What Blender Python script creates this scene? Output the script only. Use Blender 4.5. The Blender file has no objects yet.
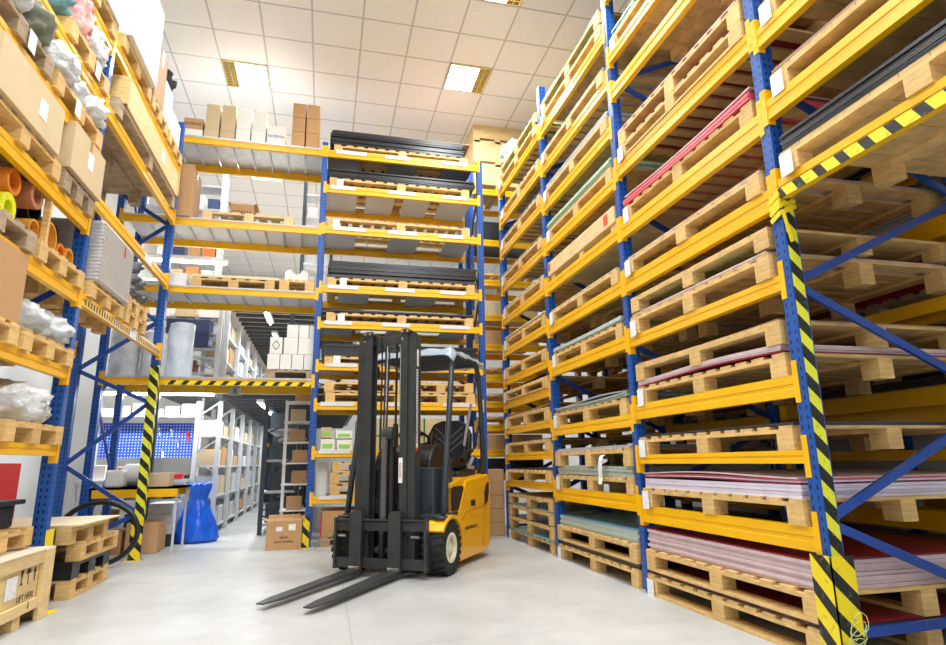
import bpy, bmesh, math, random
from mathutils import Vector, Matrix, noise
random.seed(7)
PI = math.pi
SC = bpy.context.scene
COL = SC.collection

# ------------------------------------------------------------------ materials
def lin(c):
    return tuple(((x/255/12.92) if x/255 <= .04045 else ((x/255+.055)/1.055)**2.4) for x in c)
MATS = {}
def mat(name, rgb, rough=.5, metal=0., var=.0, vscale=8., bump=0., bscale=60., stretch=(1, 1, 1), rnd=0., coat=0., alpha=1., emit=None, estr=0., trans=0., rgb2=None):
    if name in MATS: return MATS[name]
    m = bpy.data.materials.new(name); m.use_nodes = True
    nt = m.node_tree; b = nt.nodes['Principled BSDF']
    c = lin(rgb)+(1,)
    b.inputs['Base Color'].default_value = c
    b.inputs['Roughness'].default_value = rough
    b.inputs['Metallic'].default_value = metal
    if coat: b.inputs['Coat Weight'].default_value = coat
    if alpha < 1: b.inputs['Alpha'].default_value = alpha
    if trans: b.inputs['Transmission Weight'].default_value = trans
    if emit: b.inputs['Emission Color'].default_value = lin(emit)+(1,); b.inputs['Emission Strength'].default_value = estr
    if var or bump or rnd:
        tc = nt.nodes.new('ShaderNodeTexCoord'); mp = nt.nodes.new('ShaderNodeMapping'); mp.inputs['Scale'].default_value = stretch
        nt.links.new(tc.outputs['Object'], mp.inputs['Vector'])
    if var or rnd:
        n = nt.nodes.new('ShaderNodeTexNoise'); n.inputs['Scale'].default_value = vscale; n.inputs['Detail'].default_value = 4
        nt.links.new(mp.outputs['Vector'], n.inputs['Vector'])
        r = nt.nodes.new('ShaderNodeValToRGB')
        lo = tuple(max(0, x*(1-var)) for x in c[:3]) if rgb2 is None else lin(rgb2)
        hi = tuple(min(1, x*(1+var*.6)) for x in c[:3]) if rgb2 is None else c[:3]
        r.color_ramp.elements[0].position = .32; r.color_ramp.elements[0].color = lo+(1,)
        r.color_ramp.elements[1].position = .68; r.color_ramp.elements[1].color = hi+(1,)
        nt.links.new(n.outputs['Fac'], r.inputs['Fac'])
        out = r.outputs['Color']
        if rnd:
            oi = nt.nodes.new('ShaderNodeObjectInfo'); mr = nt.nodes.new('ShaderNodeMapRange')
            mr.inputs['To Min'].default_value = 1-rnd; mr.inputs['To Max'].default_value = 1+rnd*.35
            nt.links.new(oi.outputs['Random'], mr.inputs['Value'])
            hs = nt.nodes.new('ShaderNodeHueSaturation'); nt.links.new(mr.outputs['Result'], hs.inputs['Value'])
            nt.links.new(out, hs.inputs['Color']); out = hs.outputs['Color']
        nt.links.new(out, b.inputs['Base Color'])
    if bump:
        n2 = nt.nodes.new('ShaderNodeTexNoise'); n2.inputs['Scale'].default_value = bscale; n2.inputs['Detail'].default_value = 3
        nt.links.new(mp.outputs['Vector'], n2.inputs['Vector'])
        bp = nt.nodes.new('ShaderNodeBump'); bp.inputs['Strength'].default_value = bump; bp.inputs['Distance'].default_value = .02
        nt.links.new(n2.outputs['Fac'], bp.inputs['Height']); nt.links.new(bp.outputs['Normal'], b.inputs['Normal'])
    MATS[name] = m
    return m

def mnode(nt, op, a, b=None, c=None):
    n = nt.nodes.new('ShaderNodeMath'); n.operation = op
    for i, v in enumerate((a, b, c)):
        if v is None: continue
        if isinstance(v, (int, float)): n.inputs[i].default_value = v
        else: nt.links.new(v, n.inputs[i])
    return n.outputs[0]
def xyz(nt, out='Object'):
    tc = nt.nodes.new('ShaderNodeTexCoord'); s = nt.nodes.new('ShaderNodeSeparateXYZ')
    nt.links.new(tc.outputs[out], s.inputs[0]); return s.outputs[0], s.outputs[1], s.outputs[2]
def mixc(nt, fac, a, b):
    n = nt.nodes.new('ShaderNodeMix'); n.data_type = 'RGBA'
    nt.links.new(fac, n.inputs[0])
    for i, v in ((6, a), (7, b)):
        if isinstance(v, tuple): n.inputs[i].default_value = v+(1,)
        else: nt.links.new(v, n.inputs[i])
    return n.outputs[2]

def hazard(name, kx, ky, kz, period, yellow=(238, 214, 40), thr=.5):
    m = bpy.data.materials.new(name); m.use_nodes = True; nt = m.node_tree; b = nt.nodes['Principled BSDF']
    x, y, z = xyz(nt)
    s = mnode(nt, 'ADD', mnode(nt, 'MULTIPLY', x, kx), mnode(nt, 'ADD', mnode(nt, 'MULTIPLY', y, ky), mnode(nt, 'MULTIPLY', z, kz)))
    f = mnode(nt, 'GREATER_THAN', mnode(nt, 'FRACT', mnode(nt, 'DIVIDE', s, period)), thr)
    # scuffs
    tc = nt.nodes.new('ShaderNodeTexCoord'); n = nt.nodes.new('ShaderNodeTexNoise'); n.inputs['Scale'].default_value = 30; n.inputs['Detail'].default_value = 5
    nt.links.new(tc.outputs['Object'], n.inputs['Vector'])
    sc = mnode(nt, 'GREATER_THAN', n.outputs['Fac'], .62)
    col = mixc(nt, f, lin((24, 26, 26)), lin(yellow))
    sc = mnode(nt, 'MULTIPLY', sc, .35)
    col = mixc(nt, sc, col, lin((120, 118, 90)))
    nt.links.new(col, b.inputs['Base Color']); b.inputs['Roughness'].default_value = .45
    return m

def post_mat(name, rgb):
    m = bpy.data.materials.new(name); m.use_nodes = True; nt = m.node_tree; b = nt.nodes['Principled BSDF']
    x, y, z = xyz(nt)
    g = nt.nodes.new('ShaderNodeNewGeometry'); s = nt.nodes.new('ShaderNodeSeparateXYZ')
    tc = nt.nodes.new('ShaderNodeTexCoord'); nt.links.new(tc.outputs['Normal'], s.inputs[0])
    nx = mnode(nt, 'GREATER_THAN', mnode(nt, 'ABSOLUTE', s.outputs[0]), .5)
    zz = mnode(nt, 'SUBTRACT', mnode(nt, 'FRACT', mnode(nt, 'DIVIDE', z, .05)), .5)      # -.5...5
    zz = mnode(nt, 'MULTIPLY', zz, .05/.013)
    def hole(h, off):
        d = mnode(nt, 'DIVIDE', mnode(nt, 'SUBTRACT', mnode(nt, 'ABSOLUTE', h), off), .0065)
        r = mnode(nt, 'ADD', mnode(nt, 'MULTIPLY', d, d), mnode(nt, 'MULTIPLY', zz, zz))
        return mnode(nt, 'LESS_THAN', r, 1.)
    hx = hole(y, .022); hy = hole(x, .018)
    h = mnode(nt, 'ADD', mnode(nt, 'MULTIPLY', hx, nx), mnode(nt, 'MULTIPLY', hy, mnode(nt, 'SUBTRACT', 1., nx)))
    col = mixc(nt, h, lin(rgb), lin((22, 26, 38)))
    nt.links.new(col, b.inputs['Base Color']); b.inputs['Roughness'].default_value = .38
    return m

WOOD = mat('pallet_wood', (230, 190, 122), .75, var=.22, vscale=7, stretch=(1.5, 1.5, 7), rnd=.16, bump=.12, bscale=30)
WOODD = mat('weathered_wood', (178, 156, 128), .8, var=.3, vscale=7, stretch=(1.5, 1.5, 7), rnd=.12, bump=.15, bscale=30)
WOODP = mat('pale_plywood', (232, 202, 146), .7, var=.12, vscale=5, stretch=(1, 1, 5), rnd=.05)
ORANGE = mat('yellow_beam_paint', (252, 190, 8), .36, var=.06, vscale=3)
YEL = mat('bright_yellow_paint', (245, 215, 30), .4, var=.06, vscale=6)
BLUE = post_mat('blue_post_paint', (24, 84, 170))
BLUEP = mat('blue_brace_paint', (30, 72, 158), .4, var=.08)
GALV = mat('galvanised_steel', (196, 203, 210), .38, metal=.55, var=.12, vscale=14)
GREYP = mat('light_grey_paint', (206, 210, 214), .45, var=.05)
PANEL = mat('grey_white_panel', (205, 205, 206), .5, var=.06, vscale=5)
CARD = mat('brown_cardboard', (196, 152, 104), .8, var=.07, vscale=4, rnd=.08)
CARDL = mat('beige_cardboard', (214, 190, 150), .8, var=.05, vscale=4, rnd=.05)
CARDW = mat('white_cardboard', (240, 238, 232), .7, var=.04, vscale=4, rnd=.03)
TAPE = mat('packing_tape', (180, 132, 80), .3)
BLACKP = mat('black_plastic', (30, 31, 33), .4, var=.15, vscale=6)
BLACKM = mat('black_sheet_material', (42, 43, 46), .3, var=.2, vscale=4)
DARK = mat('dark_iron', (64, 68, 69), .42, metal=.35, var=.2, vscale=7, bump=.05, bscale=80)
RUB = mat('black_rubber', (34, 34, 35), .75, var=.2, vscale=12)
FORKY = mat('forklift_yellow', (252, 184, 6), .3, var=.03, coat=.3)
SLATE = mat('slate_blue_metal', (56, 66, 74), .38, metal=.2, var=.06)
WHITEP = mat('white_paint', (240, 240, 238), .5, var=.03)
RIM = mat('cream_rim_paint', (232, 228, 205), .45)
INK = mat('dark_ink', (38, 38, 42), .7)
BLUEINK = mat('blue_ink', (60, 80, 170), .7)
RED = mat('red_plastic', (206, 36, 34), .45, var=.06)
GREEN = mat('green_strap', (46, 130, 62), .5)
CHROME = mat('bright_steel', (210, 212, 214), .22, metal=.9)
HAZV = hazard('black_yellow_tape_post', 1, 1, 1.0, .155, (226, 226, 50))
HAZY = hazard('black_yellow_tape_long', 0, 1, -.6, .14, (240, 228, 40), .42)
HAZX = hazard('black_yellow_tape_cross', 1, 0, -.9, .15, (245, 222, 30), .42)
HAZG = hazard('black_yellow_guard', 1, -1, 1.0, .19, (242, 216, 20), .42)
HAZC = hazard('black_yellow_checks', 0, 1, 0, .062, (240, 200, 40), .55)
WRAP = mat('clear_plastic_wrap', (238, 242, 245), .16, var=.04, bump=.5, bscale=18, alpha=.62)
WRAPW = mat('white_plastic_wrap', (222, 224, 226), .22, var=.12, bump=.8, bscale=22)
WRAPG = mat('grey_stretch_wrap', (196, 190, 188), .3, var=.12, vscale=14, bump=.4, bscale=22, stretch=(1, 1, 5))
BAGB = mat('blue_bag_plastic', (20, 100, 232), .28, var=.18, vscale=7, bump=.6, bscale=12)
SHEETC = {
 'grey': mat('grey_sheet', (176, 178, 182), .35, var=.06), 'white': mat('white_sheet', (226, 230, 232), .35, var=.04),
 'teal': mat('grey_green_sheet', (184, 198, 190), .35, var=.08), 'green': mat('pale_green_sheet', (176, 206, 178), .35, var=.06),
 'deepgreen': mat('deep_green_sheet', (40, 128, 84), .35, var=.06), 'blue': mat('light_blue_sheet', (128, 186, 206), .35, var=.08),
 'darkblue': mat('dark_blue_sheet', (42, 84, 130), .4, var=.08), 'pink': mat('vivid_pink_sheet', (238, 96, 106), .4, var=.08),
 'mauve': mat('pinkish_grey_sheet', (212, 188, 190), .4, var=.08), 'lilac': mat('lilac_white_sheet', (222, 214, 230), .35, var=.06),
 'darkred': mat('dark_red_sheet', (142, 26, 44), .4, var=.1), 'brown': mat('brown_board_sheet', (158, 122, 96), .5, var=.1),
 'dark': mat('charcoal_sheet', (64, 62, 66), .35, var=.12), 'black': BLACKM, 'cream': mat('cream_board_sheet', (232, 216, 176), .5, var=.06),
}
def cardmat():
    m = bpy.data.materials.new('printed_paper'); m.use_nodes = True; nt = m.node_tree; b = nt.nodes['Principled BSDF']
    x, y, z = xyz(nt)
    row = mnode(nt, 'FRACT', mnode(nt, 'MULTIPLY', z, 75.))
    r = mnode(nt, 'LESS_THAN', row, .38)
    tc = nt.nodes.new('ShaderNodeTexCoord'); n = nt.nodes.new('ShaderNodeTexNoise'); n.inputs['Scale'].default_value = 55
    nt.links.new(tc.outputs['Object'], n.inputs['Vector'])
    q = mnode(nt, 'GREATER_THAN', n.outputs['Fac'], .5)
    f = mnode(nt, 'MULTIPLY', mnode(nt, 'MULTIPLY', r, q), .3)
    nt.links.new(mixc(nt, f, lin((244, 246, 248)), lin((70, 74, 90))), b.inputs['Base Color']); b.inputs['Roughness'].default_value = .6
    return m
PAPER = cardmat()

# ------------------------------------------------------------------ mesh helpers
class MB:
    def __init__(s): s.v = []; s.f = []
    def add(s, vs, fs):
        o = len(s.v); s.v += [tuple(v) for v in vs]; s.f += [tuple(i+o for i in f) for f in fs]; return s
    def box(s, x0, x1, y0, y1, z0, z1, M=None):
        v = [Vector((x, y, z)) for x in (x0, x1) for y in (y0, y1) for z in (z0, z1)]
        if M: v = [M @ p for p in v]
        return s.add(v, [(0, 1, 3, 2), (4, 6, 7, 5), (0, 4, 5, 1), (2, 3, 7, 6), (0, 2, 6, 4), (1, 5, 7, 3)])
    def bar(s, a, b, w, h, up=(0, 0, 1)):
        a = Vector(a); b = Vector(b); d = (b-a); L = d.length; d.normalize(); u = Vector(up)
        sd = d.cross(u)
        if sd.length < 1e-4: sd = d.cross(Vector((1, 0, 0)))
        sd.normalize(); u = sd.cross(d)
        M = Matrix((sd, d, u)).transposed().to_4x4(); M.translation = a
        return s.box(-w/2, w/2, 0, L, -h/2, h/2, M)
    def tube(s, pts, r, n=10, closed=False, cap=True):
        P = [Vector(p) for p in pts]; rs = r if isinstance(r, (list, tuple)) else [r]*len(P)
        rings = []; ref = None
        for i, p in enumerate(P):
            if closed: t = P[(i+1) % len(P)]-P[i-1]
            else: t = (P[min(i+1, len(P)-1)]-P[max(i-1, 0)])
            t.normalize()
            if ref is None:
                ref = t.cross(Vector((0, 0, 1)));
                if ref.length < .1: ref = t.cross(Vector((1, 0, 0)))
            ref = (ref-t*ref.dot(t)).normalized(); bi = t.cross(ref)
            rings.append([p+(ref*math.cos(2*PI*k/n)+bi*math.sin(2*PI*k/n))*rs[i] for k in range(n)])
        vs = [v for rg in rings for v in rg]; fs = []
        m = len(P)
        for i in range(m if closed else m-1):
            j = (i+1) % m
            for k in range(n): fs.append((i*n+k, i*n+(k+1) % n, j*n+(k+1) % n, j*n+k))
        if cap and not closed: fs += [tuple(reversed(range(n))), tuple((m-1)*n+k for k in range(n))]
        return s.add(vs, fs)
    def cyl(s, a, b, r, n=16, r2=None): return s.tube([a, b], [r, r if r2 is None else r2], n)
    def pipe(s, a, b, ro, ri, n=18):      # hollow tube with open ends
        a = Vector(a); b = Vector(b); t = (b-a).normalized(); x = t.cross(Vector((0, 0, 1)))
        if x.length < .1: x = t.cross(Vector((1, 0, 0)))
        x.normalize(); y = t.cross(x); vs = []
        for p, r in ((a, ro), (b, ro), (b, ri), (a, ri)):
            vs += [p+(x*math.cos(2*PI*k/n)+y*math.sin(2*PI*k/n))*r for k in range(n)]
        fs = []
        for q in range(4):
            w = (q+1) % 4
            for k in range(n): fs.append((q*n+k, q*n+(k+1) % n, w*n+(k+1) % n, w*n+k))
        return s.add(vs, fs)
    def prism(s, poly, x0, x1, axis=0):     # poly in the two other axes
        n = len(poly); vs = []
        for x in (x0, x1):
            for (p, q) in poly: vs.append({0: (x, p, q), 1: (p, x, q), 2: (p, q, x)}[axis])
        fs = [tuple(range(n)), tuple(reversed(range(n, 2*n)))]+[(i, i+n, (i+1) % n+n, (i+1) % n) for i in range(n)]
        return s.add(vs, fs)
    def mesh(s, name, m, smooth=False):
        me = bpy.data.meshes.new(name); me.from_pydata(s.v, [], s.f); me.materials.append(m)
        bm = bmesh.new(); bm.from_mesh(me); bmesh.ops.recalc_face_normals(bm, faces=bm.faces); bm.to_mesh(me); bm.free()
        if smooth:
            for p in me.polygons: p.use_smooth = True
        return me
    def obj(s, name, m, parent=None, loc=None, bevel=0, smooth=False, rz=0):
        o = link(name, s.mesh(name, m, smooth), parent, loc, rz)
        if bevel:
            bv = o.modifiers.new('bevel', 'BEVEL'); bv.width = bevel; bv.segments = 2; bv.limit_method = 'ANGLE'
        return o
def link(name, me, parent=None, loc=None, rz=0):
    o = bpy.data.objects.new(name, me); COL.objects.link(o)
    if parent is not None: o.parent = parent
    if loc: o.location = loc
    if rz: o.rotation_euler = (0, 0, rz)
    return o
def tag(o, label=None, cat=None, group=None, kind=None):
    if label: o['label'] = label
    if cat: o['category'] = cat
    if group: o['group'] = group
    if kind: o['kind'] = kind
    return o
def empty(name, loc, label=None, cat=None, group=None, rz=0):
    o = link(name, None, None, loc, rz); o.empty_display_size = .1
    return tag(o, label, cat, group)
CACHE = {}
def cached(key, fn):
    if key not in CACHE: CACHE[key] = fn()
    return CACHE[key]
def text(name, body, size, m, parent, loc, rot, align='CENTER', ext=.001, sx=1):
    cu = bpy.data.curves.new('t', 'FONT'); cu.body = body; cu.size = size; cu.extrude = ext; cu.align_x = align; cu.align_y = 'CENTER'
    t = bpy.data.objects.new('t', cu); COL.objects.link(t)
    dg = bpy.context.evaluated_depsgraph_get(); dg.update()
    me = bpy.data.meshes.new_from_object(t.evaluated_get(dg)); me.materials.clear(); me.materials.append(m)
    bpy.data.objects.remove(t); bpy.data.curves.remove(cu)
    o = link(name, me, parent, loc); o.rotation_euler = rot; o.scale = (sx, 1, 1)
    return o

def area(name, loc, sx, sy, power, col=(.93, .97, 1), rot=(0, 0, 0), parent=None):
    l = bpy.data.lights.new(name, 'AREA'); l.shape = 'RECTANGLE'; l.size = sx; l.size_y = sy; l.energy = power; l.color = col
    o = link(name, l, parent, loc); o.rotation_euler = rot; return o

# ------------------------------------------------------------------ room shell
CEIL = 6.5
def floor_mat():
    m = bpy.data.materials.new('polished_concrete'); m.use_nodes = True; nt = m.node_tree; b = nt.nodes['Principled BSDF']
    tc = nt.nodes.new('ShaderNodeTexCoord')
    n = nt.nodes.new('ShaderNodeTexNoise'); n.inputs['Scale'].default_value = .9; n.inputs['Detail'].default_value = 9; n.inputs['Roughness'].default_value = .62
    nt.links.new(tc.outputs['Object'], n.inputs['Vector'])
    r = nt.nodes.new('ShaderNodeValToRGB'); r.color_ramp.elements[0].position = .3; r.color_ramp.elements[0].color = lin((166, 167, 164))+(1,)
    r.color_ramp.elements[1].position = .7; r.color_ramp.elements[1].color = lin((197, 198, 196))+(1,)
    nt.links.new(n.outputs['Fac'], r.inputs['Fac'])
    x, y, z = xyz(nt)
    def ln(v, off, per):
        f = mnode(nt, 'FRACT', mnode(nt, 'DIVIDE', mnode(nt, 'SUBTRACT', v, off), per))
        d = mnode(nt, 'ABSOLUTE', mnode(nt, 'SUBTRACT', f, .5)); return mnode(nt, 'GREATER_THAN', d, .5-.004/per)
    j = mnode(nt, 'MAXIMUM', ln(x, .2, 4.5), ln(y, 3.62, 4.5)); j = mnode(nt, 'MULTIPLY', j, .45)
    n3 = nt.nodes.new('ShaderNodeTexNoise'); n3.inputs['Scale'].default_value = 7; n3.inputs['Detail'].default_value = 8
    nt.links.new(tc.outputs['Object'], n3.inputs['Vector'])
    st = mnode(nt, 'MULTIPLY', mnode(nt, 'GREATER_THAN', n3.outputs['Fac'], .66), .12)
    col = mixc(nt, j, r.outputs['Color'], lin((120, 122, 124)))
    col = mixc(nt, st, col, lin((130, 132, 132)))
    nt.links.new(col, b.inputs['Base Color'])
    rr = mnode(nt, 'MULTIPLY_ADD', n3.outputs['Fac'], .35, .22); nt.links.new(rr, b.inputs['Roughness'])
    return m
def ceil_mat():
    m = bpy.data.materials.new('ceiling_tiles'); m.use_nodes = True; nt = m.node_tree; b = nt.nodes['Principled BSDF']
    x, y, z = xyz(nt)
    def ln(v, off, per):
        f = mnode(nt, 'FRACT', mnode(nt, 'DIVIDE', mnode(nt, 'SUBTRACT', v, off), per))
        d = mnode(nt, 'ABSOLUTE', mnode(nt, 'SUBTRACT', f, .5)); return mnode(nt, 'GREATER_THAN', d, .5-.012/per)
    j = mnode(nt, 'MAXIMUM', ln(x, .275, .6285), ln(y, 6.70, .62))
    tc = nt.nodes.new('ShaderNodeTexCoord'); n = nt.nodes.new('ShaderNodeTexNoise'); n.inputs['Scale'].default_value = 45; n.inputs['Detail'].default_value = 4
    nt.links.new(tc.outputs['Object'], n.inputs['Vector'])
    base = mixc(nt, n.outputs['Fac'], lin((232, 232, 232)), lin((248, 248, 248)))
    nt.links.new(mixc(nt, j, base, lin((196, 196, 197))), b.inputs['Base Color']); b.inputs['Roughness'].default_value = .85
    return m
WALL = mat('off_white_wall', (226, 226, 224), .8, var=.03, vscale=2)
X0, X1, Y0, Y1 = -4.2, 5.3, -3.0, 18.2
def st(name, mb, m): return tag(mb.obj(name, m), kind='structure')
st('floor', MB().box(X0, X1, Y0, Y1, -.1, 0), floor_mat())
st('ceiling', MB().box(X0, X1, Y0, Y1, CEIL, CEIL+.1), ceil_mat())
st('wall_left', MB().box(X0-.1, X0, Y0, Y1, 0, CEIL), WALL)
st('wall_right', MB().box(X1, X1+.1, Y0, Y1, 0, CEIL), WALL)
st('wall_back', MB().box(X0, X1, Y1, Y1+.1, 0, CEIL), WALL)
st('wall_front', MB().box(X0, X1, Y0-.1, Y0, 0, CEIL), WALL)

# ------------------------------------------------------------------ pallets, sheets, boxes
def pallet(loc, L, W, label, group=None, rz=0, base=False, wood=WOOD, gap=True, nblk=3, paper=None, h=.13, paper_side=-1, tilt=0):
    """deck boards run across (x), stringers along y; base centre at loc. Returns (root, top z)"""
    r = empty('wooden_pallet', loc, label, 'pallet', group, rz)
    zb = .02 if base else 0.; bh = h-.018-.02-zb
    key = (round(L, 2), round(W, 2), base, gap, nblk, h, wood.name)
    def deck():
        m = MB(); n = max(5, int(L/.145)); p = L/n
        for i in range(n):
            w = p*(.66 if gap else .97)
            y = -L/2+p*(i+.5)
            if i == 0: y = -L/2+w/2
            if i == n-1: y = L/2-w/2
            m.box(-W/2, W/2, y-w/2, y+w/2, h-.018, h)
        return m.mesh('deck', wood)
    def strg(): return MB().box(-.05, .05, -L/2, L/2, h-.038, h-.018).mesh('stringer', wood)
    def blk(): return MB().box(-.05, .05, -.06, .06, zb, zb+bh).mesh('block', wood)
    def bb(): return MB().box(-.05, .05, -L/2, L/2, 0, .02).mesh('base_board', wood)
    link('deck', cached(('d',)+key, deck), r)
    for x in (-W/2+.05, 0, W/2-.05):
        link('stringer', cached(('s',)+key, strg), r, (x, 0, 0))
        if base: link('base_board', cached(('b',)+key, bb), r, (x, 0, 0))
        for i in range(nblk):
            y = -L/2+.06+(L-.12)*i/(nblk-1)
            link('block', cached(('k',)+key, blk), r, (x, y, 0))
    if paper is not None:
        s = paper_side
        o = link('paper_label', cached(('paper', s), lambda: MB().box(-.001, .001, -.045, .045, -.065, .065).mesh('paper_label', PAPER)), r, (s*(W/2+.012), paper, .045))
        tag(o, 'white printed paper label')
    if tilt: r.rotation_euler[0] = tilt
    return r, loc[2]+h

def sheet_mesh(L, W, t, bow, seed, m):
    nx, ny = 2, 22; vs = []; fs = []
    for k in range(2):
        for i in range(ny+1):
            for j in range(nx+1):
                y = -L/2+L*i/ny; x = -W/2+W*j/nx
                s = (y/(L/2)); d = bow*(1-s*s) if bow < 0 else bow*s*s
                d = abs(bow)*(.5+.5*math.sin(2.6*s+seed)) if seed else (bow*s*s)
                vs.append((x, y, k*t+d))
    n1 = (nx+1)*(ny+1)
    for i in range(ny):
        for j in range(nx):
            a = i*(nx+1)+j; q = (a, a+1, a+nx+2, a+nx+1)
            fs.append(q); fs.append(tuple(v+n1 for v in reversed(q)))
    for i in range(ny):
        for j in (0, nx):
            a = i*(nx+1)+j; b = a+nx+1; fs.append((a, b, b+n1, a+n1))
    for j in range(nx):
        for i in (0, ny):
            a = i*(nx+1)+j; b = a+1; fs.append((a, b, b+n1, a+n1))
    mb = MB(); mb.add(vs, fs); return mb.mesh('sheet', m)
CNAME = dict(grey='grey', white='white', teal='grey-green', green='pale green', deepgreen='deep green', blue='light blue', darkblue='dark blue', pink='vivid pink', mauve='pinkish grey', lilac='lilac white', darkred='dark red', brown='brown', dark='charcoal', black='black', cream='cream')
def sheets(loc, L, W, n, t, color, where, bow=0., seed=0, rz=0, jit=.012, name='plastic_sheet'):
    z = loc[2]
    m = SHEETC[color]
    for i in range(n):
        me = cached(('sh', round(L, 2), round(W, 2), t, bow, seed, color), lambda: sheet_mesh(L, W, t*.93, bow, seed, m))
        o = link(name, me, None, (loc[0]+random.uniform(-jit, jit), loc[1]+random.uniform(-jit, jit), z), rz)
        cn = CNAME[color]
        if n > 1: tag(o, f'{cn} sheet in the stack {where}', 'sheet', f'{cn} sheets {where}')
        else: tag(o, f'single {cn} sheet {where}', 'sheet')
        z += t
    return z

def box_thing(name, loc, sx, sy, sz, m, label, cat='box', group=None, rz=0, tape=True, bevel=.004, paper=None, flaps=False):
    """closed carton: body, tape strip, optional paper label on side ('-x','+x','-y')"""
    r = empty(name, loc, label, cat, group, rz)
    MB().box(-sx/2, sx/2, -sy/2, sy/2, 0, sz).obj('body', m, r, bevel=bevel)
    if tape:
        MB().box(-sx/2-.001, sx/2+.001, -.022, .022, sz*.72, sz+.0015).obj('tape', TAPE if m is not CARDW else mat('clear_tape', (214, 208, 196), .25), r)
    if paper:
        side, u, w, a, b = paper      # offset along side, height, width, height
        if side in ('+x', '-x'):
            s = 1 if side == '+x' else -1
            o = MB().box(-.001, .001, -a/2, a/2, -b/2, b/2).obj('paper_label', PAPER, r, (s*(sx/2+.0015), u, w))
        else:
            o = MB().box(-a/2, a/2, -.001, .001, -b/2, b/2).obj('paper_label', PAPER, r, (u, -(sy/2+.0015), w))
        tag(o, 'white printed paper label')
    return r

def blob(name, loc, r3, m, label, cat, amp=.25, fr=3., seed=0, parent=None, group=None, sub=4, rz=0, flat=.0):
    bm = bmesh.new(); bmesh.ops.create_icosphere(bm, subdivisions=sub, radius=1)
    off = Vector((seed*3.7, seed*1.9, seed*5.3))
    for v in bm.verts:
        p = v.co.copy()
        d = 1+amp*(.7*noise.noise(p*fr+off)+.7*abs(noise.noise(p*fr*2.0+off)))+amp*.5*abs(noise.noise(p*fr*4+off))+amp*.2*noise.noise(p*fr*8+off)
        q = p*d; v.co = Vector((q.x*r3[0], q.y*r3[1], q.z*r3[2]))
        if v.co.z < -r3[2]*.8: v.co.z = -r3[2]*.8
    me = bpy.data.meshes.new(name); bm.to_mesh(me); bm.free(); me.materials.append(m)
    for p in me.polygons: p.use_smooth = True
    o = link(name, me, parent, (loc[0], loc[1], loc[2]+r3[2]*.8), rz)
    return tag(o, label, cat, group) if parent is None else tag(o, label)

# ------------------------------------------------------------------ rack parts
def post(parent, x, y, h, m=BLUE, wx=.088, wy=.075):
    def mk():
        t = .004; a, b = wx/2, wy/2; b2 = MB()
        b2.box(-a, a, -b, -b+t, 0, h).box(-a, a, b-t, b, 0, h).box(-a, -a+t, -b+t, b-t, 0, h).box(a-t, a, -b+t, b-t, 0, h)
        return b2.mesh('upright_post', m)
    o = link('upright_post', cached(('post', h, m.name, wx, wy), mk), parent, (x, y, 0))
    link('base_plate', cached('bp', lambda: MB().box(-.07, .07, -.06, .06, 0, .008).cyl((-.055, 0, .006), (-.055, 0, .02), .009, 8).cyl((.055, 0, .006), (.055, 0, .02), .009, 8).mesh('base_plate', GALV)), o, (0, 0, 0))
    return o
def brace_set(parent, a, b, nodes, w=.04, end='x'):
    """zig-zag lacing between posts a and b (x,y), nodes = list of (za, zb)"""
    for za, zb in nodes:
        MB().bar((a[0], a[1], za), (b[0], b[1], zb), w*.5, w).obj('brace', BLUEP, parent)
def beam(parent, axis, p0, p1, c, z, h, front=-1, m=ORANGE, th=.045, conn=True, ch=.19):
    """axis 'y': runs along y from p0 to p1 at x=c (outer face); z is the top of the beam; front = outward direction"""
    a, b = (c, c-front*th); lo, hi = min(a, b), max(a, b)
    L = p1-p0
    def mk():
        m2 = MB(); f = front*th/2
        # stepped box profile with a rolled groove on the outward face
        pr = [(-th/2, -h), (th/2, -h), (th/2, -h*.62), (th/2-.006, -h*.58), (th/2-.006, -h*.42), (th/2, -h*.38), (th/2, 0), (-th/2, 0)]
        if front < 0: pr = [(-p, q) for p, q in pr]
        if axis == 'y': m2.prism([(p, q) for p, q in pr], -L/2, L/2, 1)
        else: m2.prism([(p, q) for p, q in pr], -L/2, L/2, 0)
        return m2.mesh('beam', m)
    ctr = (lo+hi)/2
    o = link('beam', cached(('beam', axis, round(L, 3), h, front, m.name, th), mk), parent, (ctr, (p0+p1)/2, z) if axis == 'y' else ((p0+p1)/2, ctr, z))
    if conn:
        def mc():
            q = MB(); w = .05; y0 = -.062
            pass
        for s in (-1, 1):
            def mk2(s=s):
                q = MB()
                # plate across the end plus hook plate lying on the post's face
                q.box(-th/2, th/2, -.004, .004, -ch*.62-h*.2, ch*.38)
                e0, e1 = (0, .0365*s) if s > 0 else (.0365*s, 0)
                fx = (th/2+.001) * (1 if front > 0 else -1)
                q.box(min(fx, fx+front*.004), max(fx, fx+front*.004), e0, e1, -ch*.62-h*.2, ch*.38)
                if axis == 'x':
                    q.v = [(v[1], v[0], v[2]) for v in q.v]
                for k in range(3):
                    zc = ch*.38-.03-k*(ch+h*.2-.06)/2.3
                    if axis == 'y': q.box(min(fx, fx+front*.006), max(fx, fx+front*.006), s*.02-.006, s*.02+.006, zc-.012, zc+.006)
                    else: q.box(s*.02-.006, s*.02+.006, min(fx, fx+front*.006), max(fx, fx+front*.006), zc-.012, zc+.006)
                return q.mesh('connector', m)
            me = cached(('conn', axis, s, front, h, m.name, th, ch), mk2)
            link('connector', me, o, (0, s*(L/2+.0), 0) if axis == 'y' else (s*(L/2), 0, 0))
    return o

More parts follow.
